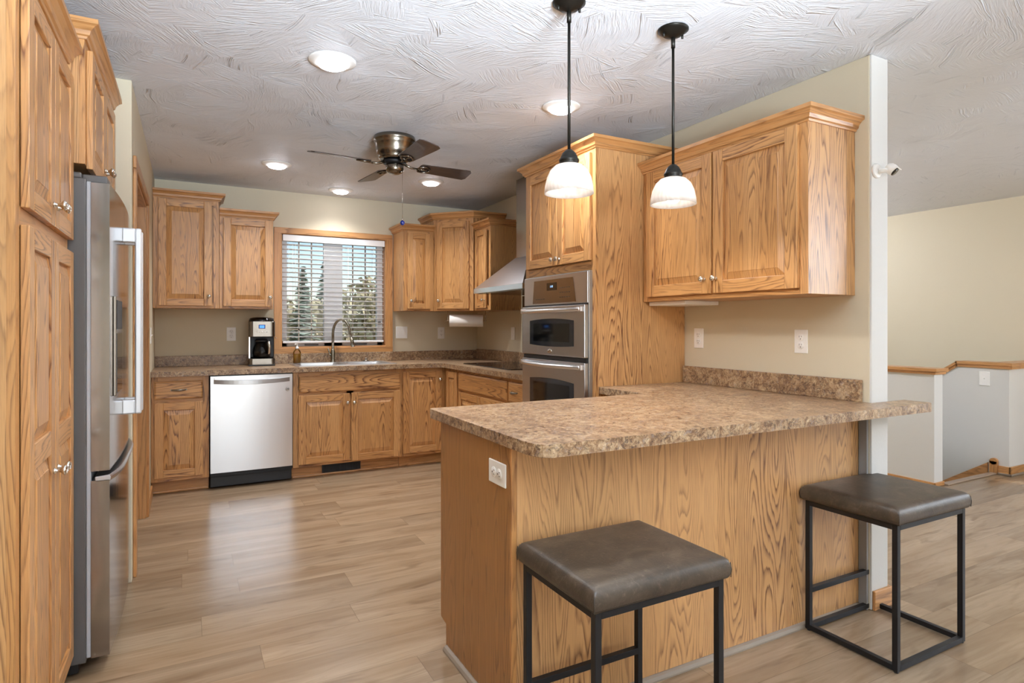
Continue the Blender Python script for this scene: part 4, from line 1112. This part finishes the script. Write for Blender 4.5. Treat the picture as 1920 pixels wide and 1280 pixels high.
# ------------------------------------------------------------------ pendants
for (x, y), lab in zip([(1.236, 1.863), (1.719, 1.837)], ['pendant light with alabaster dome shade hanging in front of the oven tower', 'pendant light with alabaster dome shade hanging in front of the wide wall cabinet']):
    t = thing('pendant_light', lab, 'pendant light', (x, y, H), 0, 'pendants over the peninsula')
    MB().lathe([(.061, -.001), (.061, -.006), (.050, -.012), (.040, -.022), (.020, -.028), (.010, -.034), (0, -.034)], seg=36).build('canopy', BRONZE, t)
    for s_ in (-1, 1): MB().lathe([(.004, -.012), (.005, -.032), (0, -.034)], (s_ * .040, s_ * -.01, 0), seg=10).build('canopy_screw', BRONZE, t)
    MB().tube([(0, 0, -.03), (0, 0, -.545)], .0056, 12).lathe([(.0085, -.075), (.0085, -.030)], seg=12).build('rod', BRONZE, t)
    MB().lathe([(.006, -.543), (.012, -.545), (.024, -.556), (.032, -.572), (.034, -.578), (.037, -.580), (.037, -.588), (.034, -.590), (.037, -.598), (.039, -.604)], seg=32).build('socket_cup', BRONZE, t)
    MB().lathe([(.036, -.598), (.052, -.604), (.070, -.622), (.082, -.648), (.089, -.680), (.091, -.705), (.088, -.705), (.086, -.680), (.079, -.650), (.067, -.625), (.050, -.608), (.036, -.602)], seg=48, caps=False).build('shade', SHADE, t)
    MB().lathe([(.013, -.605), (.014, -.630), (.026, -.655), (.0295, -.672), (.026, -.688), (.014, -.699), (0, -.701)], seg=28).build('bulb', BULB, t)
    pd = bpy.data.lights.new('pendant_lamp', 'SPOT'); pd.energy = 9; pd.spot_size = radians(168); pd.spot_blend = .35; pd.shadow_soft_size = .03; pd.color = (1, .95, .90)
    po = bpy.data.objects.new('pendant_lamp', pd); C.objects.link(po); po.parent = t; po.location = (0, 0, -.706)

# ------------------------------------------------------------------ unseen globes: dining, living and hall ones added as fill, stair one an assumed fixture
for (x, y, z, r_, pw), lab in zip([(1.6, -1.3, 1.95, .20, 14), (4.6, -.5, 1.95, .20, 80), (5.75, 4.35, 2.20, .10, 18), (4.1, 4.0, 2.15, .12, 55)],
        ['round glass globe light hanging over the dining area behind the camera', 'round glass globe light hanging in the living area', 'small globe light hanging over the stairs', 'globe light in the hall behind the kitchen wall']):
    t = thing('globe_light', lab, 'pendant light', (x, y, H))
    MB().lathe([(.06, -.001), (.05, -.02), (.008, -.03), (.008, z - H + r_ * .9)], seg=24).build('stem', BRONZE, t)
    n = 16; MB().lathe([(r_ * sin(pi * k / n), z - H - r_ * cos(pi * k / n)) for k in range(n + 1)], seg=32).build('globe', emis('lit_globe', '#E9F1FF', pw / (4 * pi * r_ * r_ * pi)), t)

# ------------------------------------------------------------------ security camera on the wall end
sc = thing('security_camera', 'small white round security camera mounted on the wall end', 'security camera', (2.674, 1.592, 1.930))
MB().lathe([(.032, -.0002), (.032, -.006), (.027, -.010), (.012, -.010), (0, -.010)], axis='y', seg=32).build('mount_plate', WHITE, sc)
MB().tube([(0, -.008, -.002), (.016, -.020, -.001), (.034, -.032, .002)], [.011, .010, .010], 12).build('arm', WHITE, sc)
Mc = Matrix.Translation((.046, -.042, .004)) @ Matrix.Rotation(radians(10), 4, 'Z') @ Matrix.Rotation(radians(46), 4, 'X')
MB().lathe([(0, .026), (.014, .024), (.022, .014), (.024, .0), (.023, -.014), (.019, -.018)], axis='y', seg=28).xf(Mc).build('camera_body', WHITE, sc)
MB().lathe([(.0195, -.0165), (.019, -.019), (0, -.020)], axis='y', seg=28).xf(Mc).build('lens_face', BLKGL, sc)
MB().box(-.012, -.030, .017, .012, -.006, .021).xf(Mc).build('visor', WHITE, sc, bevel=.002)

# ------------------------------------------------------------------ bar stools
def stool(label, x0, y0, x1, y1):
    t = thing('bar_stool', label, 'stool', ((x0 + x1) / 2, (y0 + y1) / 2, 0), 0, 'backless bar stools')
    W, D = (x1 - x0) / 2, (y1 - y0) / 2; s = .020; zt = .533
    for sx in (-1, 1):
        for sy in (-1, 1):
            a = sx * W - (s if sx > 0 else 0); b = sy * D - (s if sy > 0 else 0)
            lg = MB().box(a, b, .006, a + s, b + s, zt).build('leg', BLKMET, t, bevel=.0015)
            MB().lathe([(.008, 0), (.009, .006)], (a + s / 2, b + s / 2, 0), seg=10).build('foot_glide', BLACK, lg)
    for z0, z1 in ((.006, .026), (zt - .020, zt)):
        MB().box(-W + s, -D, z0, W - s, -D + s, z1).box(-W + s, D - s, z0, W - s, D, z1).box(-W, -D + s, z0, -W + s, D - s, z1).box(W - s, -D + s, z0, W, D - s, z1).build('frame_ring', BLKMET, t, bevel=.001)
    MB().box(-W + s, D - s, .155, W - s, D, .175).build('footrest', BLKMET, t, bevel=.001)
    # cushion: rounded slab with a soft crown and corner seams
    m = MB(); nx, ny = 22, 18; a, b = W + .012, D + .012; r = .020; lay = []
    z0, z1 = zt + .001, .597
    bm_pts = []
    def P(u, v, top):
        x, y = u * a, v * b
        ex = max(0, abs(x) - (a - .030)) / .030; ey = max(0, abs(y) - (b - .030)) / .030
        e = min(1, max(ex, ey)); k = 1 - sqrt(max(0, 1 - e ** 2)) if top else 0
        z = (z1 - .020 * k + .006 * (1 - u * u) * (1 - v * v)) if top else z0
        return (x, y, z)
    us = [-1, -.985, -.96, -.93, -.89] + [-.8 + 1.6 * i / 10 for i in range(11)] + [.89, .93, .96, .985, 1]
    n = len(us); base = len(m.v)
    for v in us:
        for u in us: m.v.append(P(u, v, True))
    for j in range(n - 1):
        for i in range(n - 1): m.f.append([base + j * n + i, base + j * n + i + 1, base + (j + 1) * n + i + 1, base + (j + 1) * n + i]); m.uv.append([(0, 0)] * 4); m.sm.append(True)
    ring = [i for i in range(n)] + [j * n + n - 1 for j in range(1, n)] + [(n - 1) * n + i for i in range(n - 2, -1, -1)] + [j * n for j in range(n - 2, 0, -1)]
    lv = [ring_i + base for ring_i in ring]; prev = lv
    for z, bul in ((.566, .003), (.550, .002), (.540, -.001), (z0, -.006)):
        cur = []
        for q in ring:
            x, y, _ = m.v[base + q]; f = Vector((x, y)); k = 1 + bul / max(abs(x) / a * a, abs(y) / b * b, .05)
            m.v.append((x * k, y * k, z)); cur.append(len(m.v) - 1)
        L_ = len(ring)
        for i in range(L_):
            j = (i + 1) % L_; m.f.append([prev[i], prev[j], cur[j], cur[i]][::-1]); m.uv.append([(0, 0)] * 4); m.sm.append(True)
        prev = cur
    m.f.append(prev); m.uv.append([(0, 0)] * len(prev)); m.sm.append(False)
    cu = m.build('seat_cushion', LEATHER, t)
    m = MB()
    for sx in (-1, 1):
        for sy in (-1, 1): m.tube([(sx * (a + .001), sy * (b + .001), .538), (sx * (a + .0025), sy * (b + .0025), .560), (sx * a, sy * b, .580)], .0012, 6)
    m.tube([(-a + .002, -b + .002, .541), (a - .002, -b + .002, .541), (a - .002, b - .002, .541), (-a + .002, b - .002, .541), (-a + .002, -b + .002, .541)], .0016, 6)
    m.build('seam', plain('seam_thread', '#2E261F', .6) if 'seam_thread' not in bpy.data.materials else bpy.data.materials['seam_thread'], cu)
    return t
stool('brown leather bar stool at the outlet end of the peninsula', .893, 1.228, 1.340, 1.596)
stool('brown leather bar stool beside the wall end of the peninsula', 2.237, 1.255, 2.698, 1.622)
